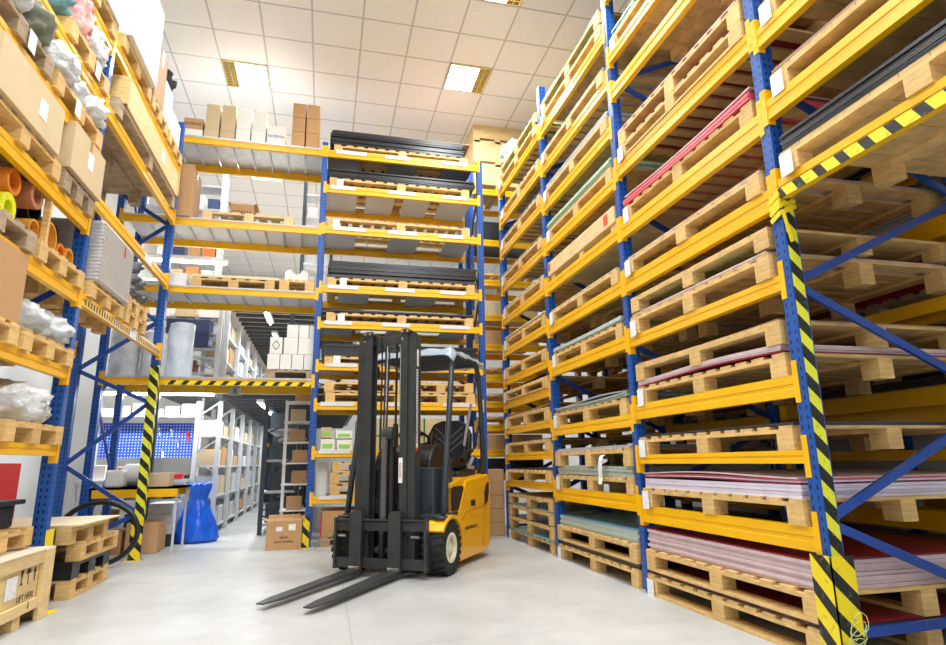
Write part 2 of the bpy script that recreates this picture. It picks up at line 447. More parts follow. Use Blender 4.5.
# ================================================================== RIGHT RACK
XR = 2.41; DR = 1.4; PW = .075
RY = [.86, 2.64, 4.43, 6.23, 8.02]           # post centres, near to far
RR = empty('pallet_rack', (XR+DR/2, 4.4, 0), 'tall blue and yellow rack of sheet pallets along the right side', 'rack')
RR.location = (0, 0, 0)
HR = [6.2, 6.2, 6.3, 5.5, 5.05]
for i, y in enumerate(RY):
    x0 = XR+.045; x1 = XR+DR-.045
    post(RR, x0, y, HR[i]); post(RR, x1, y, HR[i])
    nodes = []; z = .66; up = True
    nodes.append((.14, .16))
    zs = [(1-.0)*0]
    f, r = [.66, 1.9, 3.14, 4.38, 5.6], [.14, 1.30, 2.54, 3.78, 5.0, 6.1]
    for k, zf in enumerate(f):
        if zf > HR[i]: break
        nodes.append((zf-.02, r[k]))
        if r[k+1] < HR[i]: nodes.append((zf+.02, r[k+1]-.05))
    brace_set(RR, (x0+.04, y), (x1-.04, y), nodes, .045)
# beam levels (top z, height)
LA = [(.63, .12), (1.01, .068), (1.40, .115), (1.955, .086), (2.465, .13), (2.945, .13), (3.50, .12), (4.27, .12), (4.62, .1), (5.3, .12)]
LB = [(.70, .125), (1.335, .1), (1.985, .11), (2.46, .11), (2.945, .11), (3.43, .11), (3.93, .11), (4.42, .11), (4.92, .11)]
LC = [(.74, .085), (1.08, .09), (1.42, .09), (1.77, .1), (2.09, .09), (2.50, .1), (2.95, .1), (3.43, .1), (3.98, .1), (4.45, .1), (4.93, .1)]
LZ = [(2.485, .11), (2.985, .12), (3.46, .12), (4.1, .12), (4.8, .12)]
BAYS = {'Z': (RY[0], RY[1], LZ, 'overhead bay of right rack'), 'A': (RY[1], RY[2], LA, 'striped-post bay of right rack'),
        'B': (RY[2], RY[3], LB, 'middle bay of right rack'), 'C': (RY[3], RY[4], LC, 'far bay of right rack')}
for k, (ya, yb, lv, nm) in BAYS.items():
    for (z, h) in lv:
        for xx, fr in ((XR, -1), (XR+DR, 1)):
            beam(RR, 'y', ya+PW/2, yb-PW/2, xx, z, h, fr, ch=.2)
# hazard tape on the striped post and on the lowest overhead beam
o = MB().box(XR+.014, XR+.082, RY[1]-PW/2-.0022, RY[1]-PW/2-.0002, .45, 2.36).obj('striped_tape', HAZV, RR); tag(o, 'black and yellow striped tape')
o = MB().box(XR-.003, XR-.001, 1.0, RY[1]-.04, 2.372, 2.432).obj('striped_tape', HAZY, RR); tag(o, 'black and yellow striped tape')
tp = MB()
for k, (ax, az, bx_, bz) in enumerate([(-.012, 2.33, .095, 2.42), (-.012, 2.40, .095, 2.36), (-.012, 2.36, .095, 2.47), (-.012, 2.29, .095, 2.34)]):
    tp.bar((XR+ax, RY[1]-.044, az), (XR+bx_, RY[1]-.044, bz), .004, .028); tp.bar((XR-.014, RY[1]-.044, az), (XR-.014, RY[1]+.03, az-.03), .004, .028)
tp.bar((XR+.0, RY[1]-.05, 2.30), (XR+.03, RY[1]-.055, 2.12), .004, .02)
tag(tp.obj('tape_wrap', YEL, RR), 'loose torn yellow tape wound round the post')
def guard(x, y, h, wx, wy, label, m=HAZG):
    r = empty('post_guard', (x, y, 0), label, 'post protector')
    # two folded plates forming a corner
    MB().box(-wx/2, wx/2, -wy/2, -wy/2+.006, 0, h).box(-wx/2, -wx/2+.006, -wy/2, wy/2, 0, h).obj('folded_plate', m, r)
    MB().box(-wx/2-.03, wx/2+.01, -wy/2-.03, wy/2, 0, .006).cyl((-wx/2-.015, -wy/2-.015, .004), (-wx/2-.015, -wy/2-.015, .018), .009, 8).obj('foot_plate', YEL, r)
    return r
g = guard(XR+.045, RY[1], .505, .135, .13, 'large black and yellow guard at the foot of the striped post')
tw = MB()
for k in range(5):
    a0 = random.uniform(0, 6); P = []
    for t in range(14):
        P.append((-.02+.05*math.cos(a0+t*.5)+random.uniform(-.01, .01), -.085-.012*k, .06+.2*k/5+.05*math.sin(a0+t*.55)))
    tw.tube(P, .002, 5)
tw.tube([(.05, -.085, .05), (.1, -.12, .12), (.14, -.13, .06), (.15, -.12, .0)], .003, 5)
tag(tw.obj('string_tangle', mat('pale_string', (190, 200, 120), .7), g), 'tangle of pale string and torn tape')

def rack_level(bay, lv):
    ya, yb, lev, nm = BAYS[bay]; return (ya+yb)/2, (0 if lv == 0 else lev[lv-1][0]), nm
ORD = ['floor level', 'first beam level', 'second beam level', 'third beam level', 'fourth beam level', 'fifth beam level', 'sixth beam level', 'seventh beam level', 'eighth beam level', 'ninth beam level', 'tenth beam level', 'eleventh beam level']
def fill(bay, lv, items, W=1.34, L=None, dy=0., x=None, paper=True):
    yc, z, nm = rack_level(bay, lv)
    z += .0015; L = L or 1.6; yc += dy; xc = XR+W/2-.01 if x is None else x
    lvn = ORD[lv]; short = {'A': 'striped-post bay', 'B': 'middle bay', 'C': 'far bay', 'Z': 'overhead bay'}[bay]
    np_ = sum(1 for i in items if i[0] == 'P'); k = 0
    PN = ['bottom', 'second', 'third', 'top']
    for q, it in enumerate(items):
        if it[0] == 'P':
            k += 1; opt = it[1] if len(it) > 1 else {}
            nxt = items[q+1] if q+1 < len(items) else None
            on = f'under {CNAME[nxt[3]]} sheets' if nxt and nxt[0] == 'S' else ('under another pallet' if nxt and nxt[0] == 'P' else 'left empty')
            pos = '' if np_ == 1 else ((('lower ', 'upper ')[k-1]) if np_ == 2 else PN[k-1]+' ')
            wn = 'weathered' if opt.get('wood') is WOODD else 'wooden'
            lb = f'{pos}{wn} pallet {on}, {lvn}, {short} of right rack'
            r, z = pallet((xc+random.uniform(-.01, .02), yc+random.uniform(-.02, .02), z), opt.get('L', L), opt.get('W', W), lb, 'pallets on the right rack',
                          base=opt.get('base', False), wood=opt.get('wood', WOOD), h=opt.get('h', .13), paper=(L/2-.05 if (paper and k == 1) else None), gap=opt.get('gap', True))
            z += .001
        else:
            _, n, t, c = it[:4]; opt = it[4] if len(it) > 4 else {}
            pos = '' if sum(1 for i in items if i[0] == 'S' and i[3] == c) == 1 else (('lower ', 'upper ')[0 if q < len(items)/2 else 1])
            z = sheets((xc+opt.get('dx', 0), yc+opt.get('dy', 0), z), opt.get('L', L-.03), opt.get('W', W-.04), n, t, c, f'on the {pos}pallet at {lvn}, {short}', opt.get('bow', 0), opt.get('seed', 0))
            z += abs(opt.get('bow', 0))*.0+.001
    return z
P = ('P',)
Pb = ('P', dict(base=True))
fill('A', 0, [('P', dict(base=True, h=.145)), ('S', 1, .012, 'dark'), ('S', 1, .012, 'darkred'), ('P', dict(base=True, h=.145)), ('S', 7, .02, 'mauve', dict(jit=.02)), ('S', 1, .006, 'darkred')], W=1.34, L=1.67)
fill('A', 1, [P, ('S', 4, .018, 'lilac'), ('S', 1, .007, 'darkred', dict(bow=.012, seed=1)), ('S', 1, .010, 'lilac', dict(bow=.012, seed=1)), ('S', 1, .007, 'pink', dict(bow=.014, seed=1)), ('S', 1, .008, 'mauve', dict(bow=.022, seed=1.2))], L=1.62)
fill('A', 2, [P, ('S', 2, .008, 'dark')], L=1.62)
fill('A', 3, [P, ('S', 1, .01, 'darkred', dict(bow=.02, seed=2)), ('S', 3, .012, 'mauve', dict(bow=.02, seed=2)), ('P', dict(gap=False)), ('S', 1, .008, 'brown', dict(bow=.01))], L=1.6)
fill('A', 4, [('P', dict(h=.145)), ('S', 2, .012, 'mauve'), ('S', 1, .01, 'green', dict(L=1.2, dy=.1)), ('P', dict(gap=False, h=.12))], L=1.6)
fill('A', 5, [P, ('S', 2, .009, 'mauve')], L=1.62)
fill('A', 6, [P, ('S', 3, .022, 'pink', dict(bow=.01)), ('S', 1, .01, 'mauve', dict(bow=.02))], L=1.62)
fill('A', 7, [('P', dict(base=True)), ('S', 1, .01, 'darkred'), ('P', dict(h=.14)), ('S', 1, .01, 'mauve')], L=1.62)
fill('A', 9, [('P', dict(gap=False)), ('S', 3, .02, 'deepgreen')], L=1.62)
fill('A', 10, [('P', dict(gap=False)), ('S', 2, .02, 'brown')], L=1.62)
fill('B', 0, [('P', dict(base=False, h=.14)), ('S', 3, .014, 'black'), ('P', dict(base=True, h=.145)), ('S', 4, .022, 'teal', dict(dx=0)), ('S', 1, .008, 'blue')], W=1.3, L=1.66)
fill('B', 1, [P, ('S', 4, .022, 'teal', dict(bow=.008, seed=.6)), ('P', dict(h=.145)), ('S', 2, .014, 'grey')], L=1.64)
fill('B', 2, [('P', dict(h=.14)), ('S', 3, .011, 'teal', dict(bow=.012)), ('S', 1, .01, 'grey', dict(bow=.03, seed=2.6))], L=1.62)
fill('B', 3, [P, ('S', 4, .013, 'teal', dict(bow=.008))], L=1.6)
fill('B', 4, [P, ('S', 2, .009, 'teal')], L=1.6)
fill('B', 6, [('P', dict(gap=False)), ('S', 5, .019, 'green')], L=1.62)
fill('B', 7, [('P', dict(gap=False)), ('S', 3, .017, 'grey'), ('S', 1, .01, 'white')], L=1.62)
fill('B', 8, [P, ('S', 3, .012, 'grey')], L=1.62)
fill('B', 9, [('P', dict(gap=False)), ('S', 1, .016, 'deepgreen'), ('P', dict(gap=False)), ('S', 3, .009, 'dark')], L=1.62)
fill('C', 0, [P, ('S', 1, .02, 'blue'), P, ('S', 1, .01, 'dark'), P, ('S', 1, .012, 'blue'), P], L=1.6, W=1.2)
fill('C', 1, [P, ('S', 2, .009, 'dark')], L=1.6)
fill('C', 2, [P, ('S', 1, .012, 'dark')], L=1.6)
fill('C', 3, [('P', dict(h=.14)), ('S', 2, .011, 'brown', dict(bow=.02))], L=1.6)
fill('C', 4, [('P', dict(base=True)), ('S', 1, .01, 'cream')], L=1.62)
fill('C', 5, [P, ('S', 1, .012, 'brown')], L=1.6)
fill('C', 6, [P, ('S', 2, .016, 'cream')], L=1.6)
fill('C', 7, [P, ('S', 2, .012, 'white')], L=1.6)
fill('C', 8, [P, ('S', 2, .01, 'dark'), ('S', 1, .01, 'grey')], L=1.6)
fill('C', 9, [P, ('S', 3, .02, 'darkblue')], L=1.6)
fill('C', 10, [P, ('S', 2, .012, 'grey')], L=1.6)
fill('C', 11, [P, ('S', 1, .02, 'deepgreen'), P], L=1.6)
fill('Z', 1, [('P', dict(gap=False)), ('S', 9, .012, 'black', dict(bow=.006))], L=1.6)
fill('Z', 2, [('P', dict(gap=False)), ('S', 2, .014, 'brown', dict(bow=.01))], L=1.6)
fill('Z', 3, [('P', dict(gap=False)), ('S', 2, .014, 'brown')], L=1.6)
fill('Z', 4, [('P', dict(gap=False))], L=1.6, paper=False)
# long pale wooden crate with a red label (middle bay, fifth level)
yc, z, _ = rack_level('B', 5); z += .001
c = empty('long_wooden_crate', (XR+.45, yc, z), 'long pale wooden crate with orange-red label, middle bay of right rack', 'crate')
MB().box(-.45, .45, -.82, .82, .07, .225).obj('crate_body', WOODP, c, bevel=.004)
for yy in (-.76, -.05, .72):
    MB().box(-.43, .43, yy-.05, yy+.05, 0, .07).obj('skid', WOODP, c)
tag(MB().box(-.4525, -.4505, -.70, -.62, .10, .20).obj('sticker', mat('orange_red_label', (228, 70, 40), .5), c), 'orange-red warning sticker')
tag(MB().box(-.4525, -.4505, .74, .80, .12, .21).obj('sticker', mat('purple_label', (150, 80, 110), .5), c), 'small dark red sticker')
# white paper hanging out of the stack in the middle bay
pm = MB(); pts = [(0, 0, 0), (-.03, 0, -.01), (-.045, 0, -.05), (-.05, .005, -.12), (-.045, .01, -.20), (-.055, .012, -.25)]
vs = []
for (px, py, pz) in pts: vs += [(px, py-.035, pz), (px, py+.035, pz), ]
pm.add(vs, [(2*i, 2*i+1, 2*i+3, 2*i+2) for i in range(len(pts)-1)])
o = pm.obj('hanging_paper', mat('white_paper', (240, 242, 244), .6), None, (XR-.005, 4.98, 1.02)); sm = o.modifiers.new('t', 'SOLIDIFY'); sm.thickness = .0015
tag(o, 'white paper strip hanging from the grey-green sheets in the middle bay', 'paper')
# white bag on top of the far bay
blob('plastic_bag', (XR+.15, 7.75, 5.28), (.16, .22, .17), WRAPW, 'white plastic bag on top of the far bay of the right rack', 'bag', .3, 2.5, 4)

# ------------------------------------------------------------------ second rack added back to back to darken the view through the right rack
RB = empty('pallet_rack', (0, 0, 0), 'added second rack that darkens the space behind the right rack', 'rack')
XS = XR+DR+.12; DS = 1.2
for i in (1, 2, 3, 4):
    post(RB, XS+.045, RY[i], 5.0); post(RB, XS+DS-.045, RY[i], 5.0)
LS = [.63, 1.30, 1.95, 2.46, 2.95, 3.5, 4.27]
random.seed(33)
for b, (i, nm) in enumerate(((1, 'striped-post bay'), (2, 'middle bay'), (3, 'far bay'))):
    ya, yb = RY[i], RY[i+1]
    for z in LS:
        for xx, fr in ((XS, -1), (XS+DS, 1)): beam(RB, 'y', ya+PW/2, yb-PW/2, xx, z, .11, fr, ch=.2)
    for k, z in enumerate([0]+LS[:6]):
        if b == 2 and k > 3: continue
        zz = z+.0015; c = ['brown', 'teal', 'dark', 'darkred', 'grey', 'dark', 'brown'][(k+b) % 7]
        _, zz = pallet((XS+.6, (ya+yb)/2, zz), 1.6, 1.14, f'wooden pallet under {CNAME[c]} sheets, {ORD[k]}, added rear rack behind the {nm}', 'pallets on the added rear rack', wood=WOODD if (k+b) % 2 else WOOD, gap=bool(k % 2))
        zz = sheets((XS+.6, (ya+yb)/2, zz+.001), 1.58, 1.12, 3, .02, c, f'on added rear-rack pallet, {ORD[k]}, {nm}')
        if k in (0, 2, 3, 5): pallet((XS+.6, (ya+yb)/2, zz+.001), 1.6, 1.14, f'upper wooden pallet left empty, {ORD[k]}, added rear rack behind the {nm}', 'pallets on the added rear rack', wood=WOODD, gap=False)

# ================================================================== LEFT RACK
XL = -1.866; DL = .9
LY = [2.62, 5.045, 7.50]
LR = empty('pallet_rack', (0, 0, 0), 'tall blue and yellow rack of mixed goods along the left side', 'rack')
for i, y in enumerate(LY):
    post(LR, XL-.045, y, [5.9, 5.9, 5.2][i]); post(LR, XL-DL+.045, y, [5.9, 5.9, 5.2][i])
    nz = [(.35, .95), (1.0, 1.6), (1.65, 1.05)]
    nodes = [(1.11, .66), (1.16, 1.74-.1)] if False else []
    # zig-zag measured on the far frame: front nodes 1.04, 1.95 ...; rear nodes .72, 1.36, 2.3
    nodes = [(.35, .13), (.40, .80), (1.02, .84), (1.06, 1.38), (1.95, 1.42), (1.99, 2.42), (2.9, 2.46), (2.94, 3.4), (3.9, 3.44), (3.94, 4.4)]
    nodes = [(.38, .75), (.34, .12), (1.30, .80), (1.33, 1.80), (2.35, 1.84), (2.38, 2.86), (3.38, 2.90), (3.42, 3.9), (4.4, 3.94)] if i != 2 else [(.47, .12), (.50, .98), (1.66, 1.03), (1.69, 2.02), (2.60, 2.06), (2.63, 3.15), (3.8, 3.19), (3.84, 4.3)]
    brace_set(LR, (XL-.09, y), (XL-DL+.09, y), nodes, .045)
L1 = [(1.134, .075), (1.70, .085), (2.30, .1), (2.885, .105), (3.465, .1), (3.945, .1), (4.485, .1)]
L2 = [(2.295, .09), (3.14, .1), (3.95, .11), (4.57, .11)]
for (ya, yb, lv) in ((LY[0], LY[1], L1), (LY[1], LY[2], L2)):
    for (z, h) in lv:
        for xx, fr in ((XL, 1), (XL-DL, -1)): beam(LR, 'y', ya+PW/2, yb-PW/2, xx, z, h, fr, ch=.18)
o = MB().box(XL+.0005, XL+.0025, LY[1]+.10, LY[2]-.1, 2.222, 2.268).obj('check_tape', HAZC, LR); tag(o, 'row of black squares printed on the yellow beam')
o = MB().box(XL-.088, XL+.0012, LY[2]-PW/2-.003, LY[2]-PW/2-.0005, .4, 2.10).box(XL-.0, XL+.002, LY[2]-.037, LY[2]+.037, .4, 2.1).obj('striped_tape', HAZV, LR); tag(o, 'black and yellow striped tape')
tag(MB().box(XL+.001, XL+.003, 6.3, 6.52, 2.20, 2.30).obj('paper_label', PAPER, LR), 'white printed paper label')
tag(MB().box(XL+.001, XL+.003, 6.5, 6.75, 3.05, 3.13).obj('paper_label', PAPER, LR), 'white printed paper label')
g = guard(XL-.045, LY[2], .44, .12, .11, 'narrow black and yellow guard at the foot of the striped left post')
r = empty('post_guard', (XL+.01, LY[1]+.02, 0), 'plain yellow guard plate behind the shipping crate', 'post protector')
MB().box(-.004, .004, -.06, .06, 0, .55).obj('upright_plate', YEL, r); MB().box(-.005, .09, -.07, .07, 0, .008).cyl((.05, 0, .006), (.05, 0, .02), .01, 8).obj('foot_plate', YEL, r)

XC = XL-.38-.02
def lp(y0, y1, z, label, wood=WOOD, base=False, h=.13, gap=True, W=.84, paper=None, dx=0):
    r, zt = pallet((XC+.01+dx, (y0+y1)/2, z+.001), y1-y0, W, label, 'pallets on the left rack', base=base, wood=wood, h=h, gap=gap, paper=paper, paper_side=1)
    return zt+.001
z = lp(4.17, 5.0, 1.134, 'wooden pallet under milky plastic bag, lowest beams of left rack', h=.13)
blob('plastic_bag', (XC+.12, 4.60, z), (.30, .36, .15), WRAPW, 'milky crumpled plastic bag on pallet, lowest beams of left rack', 'bag', .35, 2.6, 1)
z2 = lp(3.2, 4.08, 1.134, 'wooden pallet under brown carton, lowest beams of left rack, at picture edge')
box_thing('cardboard_box', (XC+.04, 3.62, z2), .7, .84, .36, CARDL, 'beige carton at left picture edge, lowest beams of left rack', 'box', tape=False)
z = lp(4.22, 5.0, 1.70, 'wooden pallet under shiny plastic bag with blue roll, second beams of left rack')
blob('plastic_bag', (XC+.16, 4.42, z), (.27, .24, .13), WRAP, 'shiny clear plastic bag beside the tall brown carton', 'bag', .35, 2.8, 2)
blob('plastic_bag', (XC+.22, 4.80, z), (.22, .2, .12), WRAP, 'clear plastic bag with a blue edge, beside the left rack post', 'bag', .35, 2.8, 5)
o = MB().pipe((XC+.10, 4.80, z+.11), (XC+.34, 4.80, z+.11), .085, .07, 20).obj('pipe_roll', mat('blue_roll', (30, 92, 190), .4), None, None)
tag(o, 'blue roll inside a clear plastic bag by the left rack post', 'roll')
z2 = lp(3.2, 4.15, 1.70, 'wooden pallet under tall brown carton, second beams of left rack')
box_thing('cardboard_box', (XC+.06, 3.72, z2), .72, .86, .44, CARD, 'tall brown carton at left picture edge, second beams of left rack', 'box', tape=False)
MB_ = None
# rolls level
z = lp(4.24, 5.0, 2.30, 'wooden pallet under orange and yellow tubes, third beams of left rack')
z3 = lp(3.3, 4.18, 2.30, 'weathered pallet under wrapped rolls at left picture edge, third beams', wood=WOODD)
def roll(y, zc, ro, ri, c, label, x0=XC-.28, x1=XC+.34, nm='tube_roll'):
    ym = {'orange': mat('orange_tube', (226, 128, 30), .45, var=.08), 'amber': mat('amber_cardboard_tube', (226, 160, 60), .6, var=.08), 'brown': mat('brown_wrapped_roll', (186, 120, 84), .35, var=.18, bump=.2),
          'yellow': mat('lime_yellow_film', (232, 238, 40), .35, var=.1, bump=.2), 'black': BLACKP}[c]
    o = MB().pipe((x0, y, 0), (x1, y, 0), ro, ri, 26).obj(nm, ym, None, (0, 0, zc), smooth=False); tag(o, label, 'tube'); return o
roll(3.98, z3+.095, .095, .05, 'yellow', 'lime yellow film roll beside the brown wrapped roll, left rack')
roll(4.0, z3+.275, .085, .06, 'orange', 'orange tube on top of the lime yellow roll, left rack')
roll(4.26, z+.30, .09, .055, 'brown', 'brown plastic-wrapped roll lying above the tubes, left rack', XC-.30, XC+.36)
roll(4.33, z+.085, .075, .062, 'amber', 'thin-walled amber tube under the brown wrapped roll, left rack')
roll(4.56, z+.12, .115, .10, 'amber', 'large amber tube with wide opening, left rack')
roll(4.60, z+.345, .11, .09, 'black', 'large black tube behind the amber ones, left rack', XC-.3, XC+.2)
roll(4.76, z+.075, .072, .05, 'orange', 'small orange tube between two amber tubes, left rack')
roll(4.915, z+.085, .078, .06, 'amber', 'amber tube nearest the blue post, left rack')
roll(4.83, z+.235, .08, .06, 'black', 'black tube lying on the small tubes, left rack', XC-.3, XC+.25)
t = MB().box(XC+.345, XC+.385, 4.40, 4.43, 2.31, 2.80).obj('wooden_stop', WOOD); t['label'] = 'upright wooden stop board in front of the tubes on the left rack'; t['category'] = 'board'
# beige cartons
z = lp(4.43, 5.0, 2.885, 'dark weathered pallet under the right beige carton, fourth beams of left rack', wood=WOODD, h=.15)
box_thing('cardboard_box', (XC+.06, 4.72, z), .80, .60, .36, CARDL, 'beige carton with white label beside the left rack post', 'box', tape=True, paper=('+x', .02, .20, .10, .13))
z = lp(3.35, 4.36, 2.885, 'wooden pallet under the long beige carton, fourth beams of left rack')
box_thing('cardboard_box', (XC+.06, 3.82, z), .80, .82, .33, CARDL, 'long beige carton with white label near left picture edge', 'box', tape=False, paper=('+x', .12, .17, .1, .12))
# white bags levels
z = lp(4.12, 4.98, 3.465, 'wooden pallet under white bags, fifth beams of left rack', paper=-.1)
blob('plastic_bag', (XC+.20, 4.25, z), (.26, .2, .16), WRAPW, 'white plastic bag at left end of its pallet, fifth beams of left rack', 'bag', .4, 3, 3)
blob('plastic_bag', (XC+.18, 4.55, z), (.22, .18, .13), WRAP, 'clear plastic bag between two white bags, fifth beams of left rack', 'bag', .4, 3, 7)
blob('plastic_bag', (XC+.22, 4.82, z), (.22, .17, .15), WRAPW, 'white plastic bag beside the blue post, fifth beams of left rack', 'bag', .4, 3, 8)
z = lp(3.2, 4.05, 3.465, 'dark weathered pallet under grey bags, fifth beams of left rack', wood=WOODD, paper=.1)
blob('plastic_bag', (XC+.2, 3.85, z), (.25, .2, .17), mat('olive_grey_cloth', (118, 122, 104), .8, var=.15), 'olive grey bundle between the white bags, left rack', 'bundle', .3, 2.4, 9)
blob('plastic_bag', (XC+.2, 3.5, z), (.25, .2, .15), WRAPW, 'white plastic bag left of the olive grey bundle', 'bag', .4, 3, 10)
z = lp(4.2, 4.98, 3.945, 'wooden pallet under red and white bags, sixth beams of left rack', paper=.1)
blob('plastic_bag', (XC+.20, 4.42, z), (.24, .16, .22), mat('red_white_bag', (226, 60, 60), .4, var=.2, vscale=9, rgb2=(246, 236, 232)), 'red and white plastic bag, sixth beams of left rack', 'bag', .35, 3, 11)
blob('plastic_bag', (XC+.22, 4.75, z), (.22, .2, .18), WRAPW, 'white bag right of the red bag, sixth beams of left rack', 'bag', .35, 3, 12)
blob('plastic_bag', (XC+.20, 4.16, z), (.2, .1, .15), mat('teal_bag', (110, 160, 170), .4, var=.2), 'teal bag left of the red and white bag', 'bag', .35, 3, 13)
z = lp(4.1, 4.98, 4.485, 'wooden pallet under tall cream carton, top beams of left rack')
box_thing('cardboard_box', (XC+.06, 4.55, z), .78, .84, .62, CARDW, 'tall cream carton on the top beams, first bay of left rack', 'box', tape=False)
# second bay
z = lp(5.16, 5.98, 2.295, 'wooden pallet under the stretch-wrapped stack, striped beam of left rack')
wr = empty('wrapped_stack', (XC+.08, 5.58, z), 'tall grey stack bound in stretch wrap with a red mark', 'stack')
m = MB(); m.box(-.38, .38, -.40, .40, 0, .52); b_ = m.obj('wrapped_goods', WRAPG, wr, bevel=.02)
q = MB()
for k in range(16): q.box(-.383, .384, -.403, .403, .02+k*.031, .024+k*.031)
q.obj('wrap_fold', mat('wrap_highlight', (222, 218, 216), .25), b_)
MB().box(.3845, .386, .12, .15, .38, .48).obj('red_mark', RED, wr)
z = lp(6.04, 6.72, 2.295, 'lower of two pallets under the black bundles, left rack')
z = lp(6.06, 6.70, z, 'upper pallet, tipped edge, directly under the black bundles, left rack')
for k, (yy, zz, s_) in enumerate(((6.16, 0, 1), (6.33, .0, 1), (6.50, 0, 1), (6.24, .14, 1), (6.42, .14, 1), (6.3, .27, 1))):
    blob('black_bundle', (XC+.14+.0*k, yy, z+zz), (.30, .085, .085), mat('black_film_bundle', (44, 46, 48), .25, var=.5, vscale=9, bump=.5, rgb2=(130, 134, 138)), 'black shiny film bundle in the pile on two pallets, left rack', 'bundle', .3, 3, 20+k, group='black bundles on the left rack', sub=3)
z = lp(5.22, 7.3, 3.945, 'long weathered pallet under the plywood crate, second bay of left rack', wood=WOODD, h=.16, gap=False)
c = empty('long_wooden_crate', (XC+.05, 6.3, z), 'long pale plywood crate high in the second bay of left rack', 'crate')
MB().box(-.40, .40, -.98, .98, 0, .27).obj('crate_body', WOODP, c, bevel=.004)
for a_ in (-.985, .95): MB().box(-.41, .41, a_, a_+.035, 0, .272).obj('end_frame', WOOD, c)
tag(MB().box(.4005, .402, .2, .34, .08, .2).obj('paper_label', PAPER, c), 'white printed paper label')
z = lp(5.16, 6.02, 4.57, 'wooden pallet under the big white box, top beams of left rack')
box_thing('white_box', (XC+.08, 5.58, z), .80, .80, .86, CARDW, 'big plain white box near ceiling, top of left rack', 'box', tape=False)
z = lp(6.08, 6.72, 4.57, 'wooden pallet under the brown carton, top beams of left rack')
box_thing('cardboard_box', (XC+.06, 6.26, z), .74, .36, .62, CARD, 'brown carton beside the big white box, top of left rack', 'box')
box_thing('white_box', (XC+.08, 6.62, z), .7, .30, .42, CARDW, 'narrow white box below black garments, top of left rack', 'box', tape=False)
z = lp(6.78, 7.42, 4.57, 'wooden pallet at the far end of the top beams, left rack')
g_ = blob('black_garment', (XC+.12, 6.74, z+.33), (.28, .10, .22), mat('black_cloth', (46, 46, 50), .8, var=.3), 'dark garments hanging over the narrow white box, top of left rack', 'garment', .5, 3, 31)
box_thing('white_box', (XC+.05, 7.08, z), .7, .5, .33, CARDW, 'white box behind the dark garments, top of left rack', 'box', tape=False)
# floor goods by the left rack
cr = empty('shipping_crate', (-1.98, 4.66, 0), 'light wooden shipping crate marked LIFT HERE, bottom left corner', 'crate')
MB().box(-.36, .17, -.72, .30, .09, .44).obj('crate_body', WOODP, cr, bevel=.004)
for a_, b_2 in ((.18, .32), (-.74, -.60)): MB().box(.171, .205, a_, b_2, .0, .44).obj('corner_batten', WOODP, cr, bevel=.003)
for a_, b_2 in ((.36, .44), (.085, .15)): MB().box(.171, .195, -.60, .18, a_, b_2).obj('side_batten', WOODP, cr, bevel=.003)
for y in (-.55, -.05): MB().box(-.36, .17, y-.05, y+.05, 0, .09).obj('skid', WOODP, cr)
MB().box(-.36, .17, .301, .325, .0, .44).obj('end_panel', WOODP, cr, bevel=.003)
MB().box(-.38, .20, -.74, .335, .44, .448).obj('lid', mat('pale_board', (222, 206, 180), .7, var=.05), cr)
text('crate_lettering', 'LIFT HERE', .052, INK, cr, (.1965, -.04, .19), (PI/2, 0, PI/2))
q = MB(); q.box(.172, .1735, .145, .150, .24, .34); 
X = .1725
def icon(y, kind):
    ic = MB()
    if kind == 'arrow':
        ic.box(X, X+.001, y-.006, y+.006, .26, .32); ic.prism([(y-.02, .315), (y+.02, .315), (y, .35)], X, X+.001, 0)
    if kind == 'down':
        ic.box(.196, .197, y-.004, y+.004, .12, .15); ic.prism([(y-.012, .125), (y+.012, .125), (y, .105)], .196, .197, 0)
    if kind == 'umbrella':
        ic.prism([(y-.035, .32), (y+.035, .32), (y+.02, .342), (y, .35), (y-.02, .342)], X, X+.001, 0); ic.box(X, X+.001, y-.003, y+.003, .26, .33); ic.box(X, X+.001, y-.003, y+.012, .255, .261)
    if kind == 'glass':
        ic.prism([(y-.02, .35), (y+.02, .35), (y+.006, .305), (y-.006, .305)], X, X+.001, 0); ic.box(X, X+.001, y-.003, y+.003, .27, .31); ic.box(X, X+.001, y-.018, y+.018, .262, .270)
    ic.obj('handling_symbol', INK, cr)
icon(-.06, 'glass'); icon(.03, 'umbrella'); icon(.12, 'arrow'); icon(.02, 'down')
tag(MB().box(.172, .1735, -.26, -.12, .20, .33).obj('paper_label', PAPER, cr), 'white printed paper label')
z = 0
zz = 0.0
_, zz = pallet((-2.25, 5.92, 0), .85, .84, 'bottom pallet of the low stack at foot of left rack', 'pallet stack by the left post', base=True, h=.14)
bp = empty('plastic_pallet', (-2.25, 5.92, zz+.001), 'black plastic pallet within the low pallet stack, left', 'pallet')
MB().box(-.42, .42, -.43, .43, .09, .125).obj('deck', BLACKP, bp)
for x in (-.34, 0, .34):
    for y in (-.35, 0, .35): link('block', cached('bpb', lambda: MB().box(-.08, .08, -.08, .08, 0, .09).mesh('block', BLACKP)), bp, (x, y, 0))
zz += .128
_, zz = pallet((-2.22, 5.98, zz), .9, .84, 'pallet just above the black plastic one, low stack at left', 'pallet stack by the left post', base=True, h=.14)
_, zz = pallet((-2.25, 5.80, zz+.001), .85, .84, 'top pallet of the low stack with a cardboard sheet on it', 'pallet stack by the left post', h=.13)
sheets((-2.22, 5.84, zz+.001), .95, .9, 1, .012, 'cream', 'covering the low pallet stack at left', name='cardboard_sheet')
